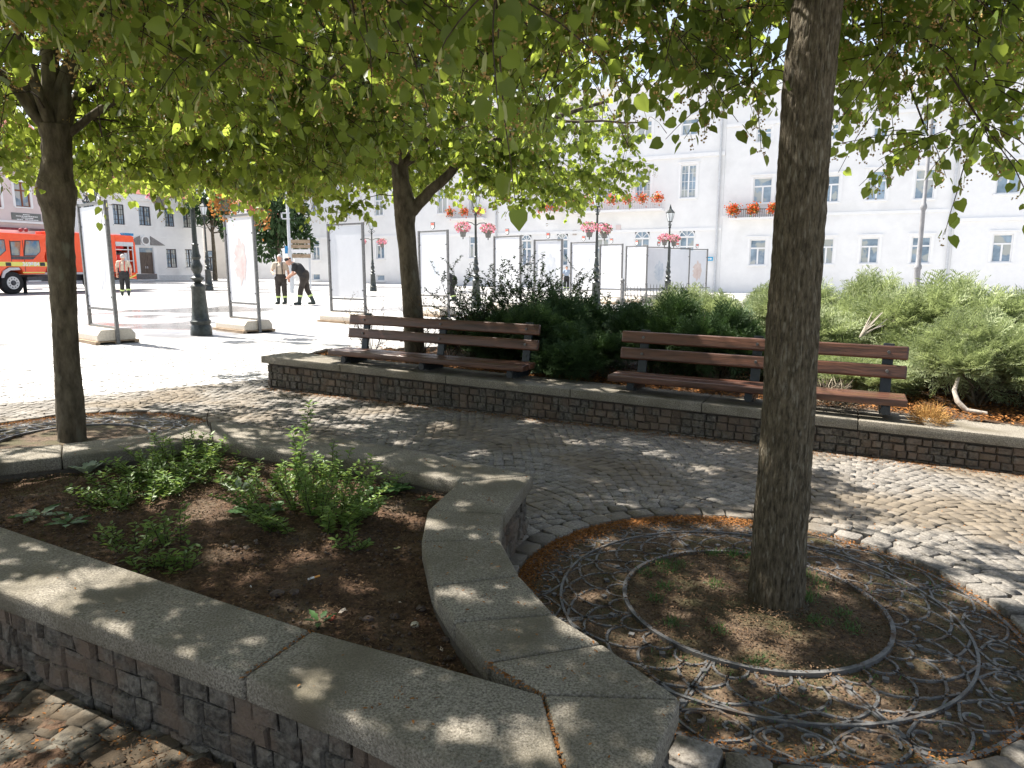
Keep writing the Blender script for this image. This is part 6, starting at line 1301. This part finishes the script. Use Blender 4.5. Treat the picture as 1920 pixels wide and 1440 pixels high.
for x_ in (219, 243, 251.5): s_ = TQ(x_, 490)[0]; MB().b2(s_-.03, s_+.03, .02, .06, lk[3][1]+.01, lk[0][1]-.23).build('locker_strut', M_ltgrey, fe)
for x_, y_, k in ((224, 464.5, 0), (230, 465, 1), (226, 484, 2), (231, 484, 3)):
    s_, z = TQ(x_, y_); mb = MB(); mb.tube([(s_+.2*math.cos(q*.7)*(1-q/22), .2, z+.16*math.sin(q*.7)*(1-q/22)) for q in range(18)], .05, 6); mb.build('hose_coil', M_red, fe)
MB().b2(TQ(236, 480)[0], TQ(244, 480)[0], .1, .7, TQ(236, 489)[1]+.03, TQ(236, 474)[1]).build('equipment_box', M_ltgrey, fe)
p = TQ(246, 441); MB().b2(p[0]-.35, p[0]+.25, .1, .4, ztop+.002, ztop+.14).build('beacon', M_blue, fe); MB().b2(lk[0][0]-3, p[0]-.5, .2, 2.2, ztop+.002, ztop+.06).build('roof_rail', M_white, fe)
wheel(TQ(180, 535)[0], .51)
# rear stop: small trolley items by the man
# ------------------------------------------------------------------ people
def limb(mb, p, q, r1, r2, n=12):
    p = Vector(p); q = Vector(q); d = (q-p); L_ = d.length; d /= max(L_, 1e-6); pts = []; rad = []
    for i in range(5): a = -math.pi/2+math.pi/2*i/4; pts.append(p+d*r1*math.sin(a)); rad.append(max(.001, r1*math.cos(a)))
    for i in range(5): a = math.pi/2*i/4; pts.append(q+d*r2*math.sin(a)); rad.append(max(.001, r2*math.cos(a)))
    mb.tube(pts, rad, n)
def hand(mb, w_, f, side):                             # palm + four fingers + thumb, slightly curled
    w_ = Vector(w_); f = Vector(f).normalized(); s_ = f.cross(Vector((0, 1, 0))); s_ = s_.normalized() if s_.length > .1 else Vector((1, 0, 0)); n_ = s_.cross(f)
    limb(mb, w_, w_+f*.07, .026, .032, 8)
    for i, l in enumerate((.062, .075, .07, .055)):
        b_ = w_+f*.085+s_*(i-1.5)*.021; m_ = b_+f*l*.55+n_*.008; limb(mb, b_, m_, .009, .0085, 6); limb(mb, m_, m_+f*l*.4+n_*.02, .0085, .007, 6)
    b_ = w_+f*.03+s_*side*.03; limb(mb, b_, b_+f*.035+s_*side*.028, .011, .009, 6); limb(mb, b_+f*.035+s_*side*.028, b_+f*.065+s_*side*.03, .009, .008, 6)
def person(loc, rz, J, label, shirt, trous, short=True, hairm=M_hair, cap=None, braces=None, sc=1.0, boots='boot', calf=.34, bare_head=False, trouser_end=None):
    t = empty('person', loc, rz, label, 'person'); t.scale = (sc, sc, sc); v = {k: Vector(p) for k, p in J.items()}
    b = MB(); hd = v['head']; nk = v['neck']; fw_ = v.get('face', Vector((0, 1, 0))).normalized(); sd = fw_.cross(Vector((0, 0, 1))).normalized(); upv = sd.cross(fw_)
    limb(b, nk-(hd-nk).normalized()*.04, hd-upv*.03, .062, .055)
    def hp(a, f, u): return hd+sd*a+fw_*f+upv*u
    b.sph(hd+upv*.03, .095, .82, .98, 1.12, 16, 12); limb(b, hp(0, .035, -.06), hp(0, .05, -.075), .052, .045)
    limb(b, hp(0, .088, .025), hp(0, .108, -.005), .011, .016, 8); limb(b, hp(-.02, .09, -.045), hp(.02, .09, -.045), .012, .012, 6)
    for s_ in (-1, 1): b.sph(hp(s_*.08, -.005, .01), .026, .45, .8, 1.1, 8, 6); limb(b, hp(s_*.018, .085, .045), hp(s_*.045, .075, .045), .012, .01, 6)
    limb(b, v['hip'], v['chest'], .14, .15); limb(b, v['chest'], nk, .12, .07)
    for s_ in ('l', 'r'):
        limb(b, v['sh'+s_], v['el'+s_], .052, .042); limb(b, v['el'+s_], v['wr'+s_], .042, .026); hand(b, v['wr'+s_], v['wr'+s_]-v['el'+s_]+Vector((0, 0, -.08)), 1 if s_ == 'l' else -1)
        limb(b, v['hp'+s_], v['kn'+s_], .085, .058); limb(b, v['kn'+s_], v['an'+s_], .055, .036)
    b.build('body', M_skin, t, remesh=.009)
    for s_ in (-1, 1):
        MB().sph(hp(s_*.032, .082, .028), .0095, n=8, m=6).build('eye', M_cblack, t)
    if not bare_head:
        h = MB(); h.sph(hp(0, -.012, .052), .1, .86, 1.0, 1.0, 16, 10); h.v = [q for q in h.v]; h.build('hair', hairm, t, remesh=.012)
    if cap: c = MB(); c.sph(hp(0, -.005, .07), .108, .86, 1.0, .72, 16, 8); limb(c, hp(-.05, cap*.1, .06), hp(.05, cap*.1, .06), .022, .022, 8); c.build('cap', M_cblack, t, remesh=.012)
    s = MB(); limb(s, v['hip']+Vector((0, 0, .02)), v['chest'], .165, .172); limb(s, v['shl'], v['shr'], .078, .078); limb(s, v['chest'], nk, .15, .07)
    for s_ in ('l', 'r'):
        limb(s, v['sh'+s_], v['sh'+s_].lerp(v['el'+s_], .6 if short else 1), .075, .068)
    s.build('shirt', shirt, t, remesh=.014)
    tr = MB(); limb(tr, v['hpl'], v['hpr'], .12, .12); limb(tr, v['hip']-Vector((0, 0, .06)), v['hip']+Vector((0, 0, .07)), .165, .172)
    te = trouser_end or .62
    for s_ in ('l', 'r'): limb(tr, v['hp'+s_], v['kn'+s_], .112, .09); limb(tr, v['kn'+s_], v['kn'+s_].lerp(v['an'+s_], te), .09, .085)
    tr.build('trousers', trous, t, remesh=.014)
    for s_ in ('l', 'r'):
        a = v['kn'+s_].lerp(v['an'+s_], te-.02); q = v['kn'+s_].lerp(v['an'+s_], te+.12); m_ = MB(); m_.tube([a, q], [.094, .09], 16); m_.build('reflective_band', M_hiviz, t)
        m_ = MB(); ft = v.get('ft'+s_, fw_); ft = Vector((ft.x, ft.y, 0)).normalized(); an = v['an'+s_]
        limb(m_, v['kn'+s_].lerp(an, te+.08), an, .072, .062); limb(m_, an+Vector((0, 0, -.035)), an+ft*.15+Vector((0, 0, -.045)), .052, .045); limb(m_, an-ft*.03+Vector((0, 0, -.045)), an+ft*.05+Vector((0, 0, -.045)), .047, .045); m_.build('boot', M_boot, t, remesh=.012)
    if braces:
        for s_, sg in (('l', -1), ('r', 1)):
            m_ = MB(); c = v['chest']; side = (v['shr']-v['shl']).normalized()*sg
            f2 = side.cross(Vector((0, 0, 1)))*sg; 
            for k in (1, -1): m_.tube([v['hip']+side*.10+f2*k*.155+Vector((0, 0, .06)), (v['hip']+c)/2+side*.1+f2*k*.176, c+side*.09+f2*k*.168, c.lerp(nk, .75)+side*.085+f2*k*.06+Vector((0, 0, .035))], .016, 6)
            m_.build('brace', braces, t)
    return t
def std(lean=0): return dict(hip=(0, 0, .98), chest=(0, .0, 1.3), neck=(0, -.01, 1.5), head=(0, .01, 1.63), shl=(-.19, 0, 1.43), shr=(.19, 0, 1.43), ell=(-.27, -.03, 1.15), elr=(.27, -.03, 1.15), wrl=(-.29, .07, .92), wrr=(.29, .07, .92), hpl=(-.1, 0, .92), hpr=(.1, 0, .92), knl=(-.11, .02, .5), knr=(.11, .02, .5), anl=(-.12, 0, .1), anr=(.12, 0, .1))
p = P(529, 571); J = std(); J.update(face=(.35, .9, -.05), elr=(.30, -.02, 1.17), wrr=(.22, .2, 1.12))
J = {k: (x, y, z) for k, (x, y, z) in J.items()}
person((p[0], p[1], gz(p[0])), math.pi+.15, J, 'man in sand coloured T-shirt with braces standing face on beside the white pole', M_khaki, M_cbrown, hairm=M_hairg, braces=M_cblack, sc=1.06, trouser_end=.5)
# bent man: local x = forward is +y ; faces left in the picture
p = P(572, 572); J = dict(hip=(0, -.02, .96), chest=(0, .16, 1.24), neck=(0, .33, 1.38), head=(0, .46, 1.45), face=(0, .8, -.55), shl=(-.18, .27, 1.34), shr=(.18, .27, 1.34), ell=(-.24, .3, 1.06), elr=(.24, .27, 1.08), wrl=(-.12, .46, .98), wrr=(.12, .44, .96), hpl=(-.1, -.02, .9), hpr=(.1, -.02, .9), knl=(-.12, .1, .5), knr=(.13, -.08, .5), anl=(-.13, .16, .1), anr=(.14, -.26, .1), ftl=(0, 1, 0), ftr=(0, 1, 0))
person((p[0], p[1], gz(p[0])), math.pi/2+.12, J, 'man in black T-shirt and cap bending forward to the left, in rubber boots', M_cblack, M_cbrown, hairm=M_skin, cap=-1, sc=1.12, trouser_end=.42)
p = P(236, 555); J = std(); J.update(face=(-.3, .9, -.1), elr=(.3, 0, 1.16), wrr=(.25, .12, .98), anl=(-.16, .12, .1), anr=(.14, -.06, .1))
person((p[0], p[1], gz(p[0])), .25, J, 'man in cream T-shirt with red braces seen from behind at the open engine locker', M_khaki, M_cblack, hairm=M_hairg, braces=M_red, sc=1.05, trouser_end=.55)
p = P(853, 566); J = dict(hip=(0, -.02, .9), chest=(0, .2, 1.1), neck=(0, .38, 1.2), head=(0, .5, 1.27), face=(0, .8, -.6), shl=(-.18, .3, 1.18), shr=(.18, .3, 1.18), ell=(-.22, .34, .9), elr=(.22, .3, .92), wrl=(-.1, .46, .76), wrr=(.1, .44, .75), hpl=(-.1, -.02, .86), hpr=(.1, -.02, .86), knl=(-.11, .1, .48), knr=(.12, .06, .48), anl=(-.12, 0, .1), anr=(.12, -.08, .1))
person((p[0]-.12, p[1]+.6, gz(p[0])), math.pi/2, J, 'dark clothed person stooping, mostly hidden behind the board right of the far trunk', M_cblack, M_cblack, sc=1.0)
p = P(1062, 545); J = std(); person((p[0], p[1], gz(p[0])), math.pi, J, 'person in pale blue glimpsed between the sixth and seventh display boards', mat('cloth_blue', (.3, .36, .45), (.36, .42, .52), 9, .9), M_cblack, sc=.95)
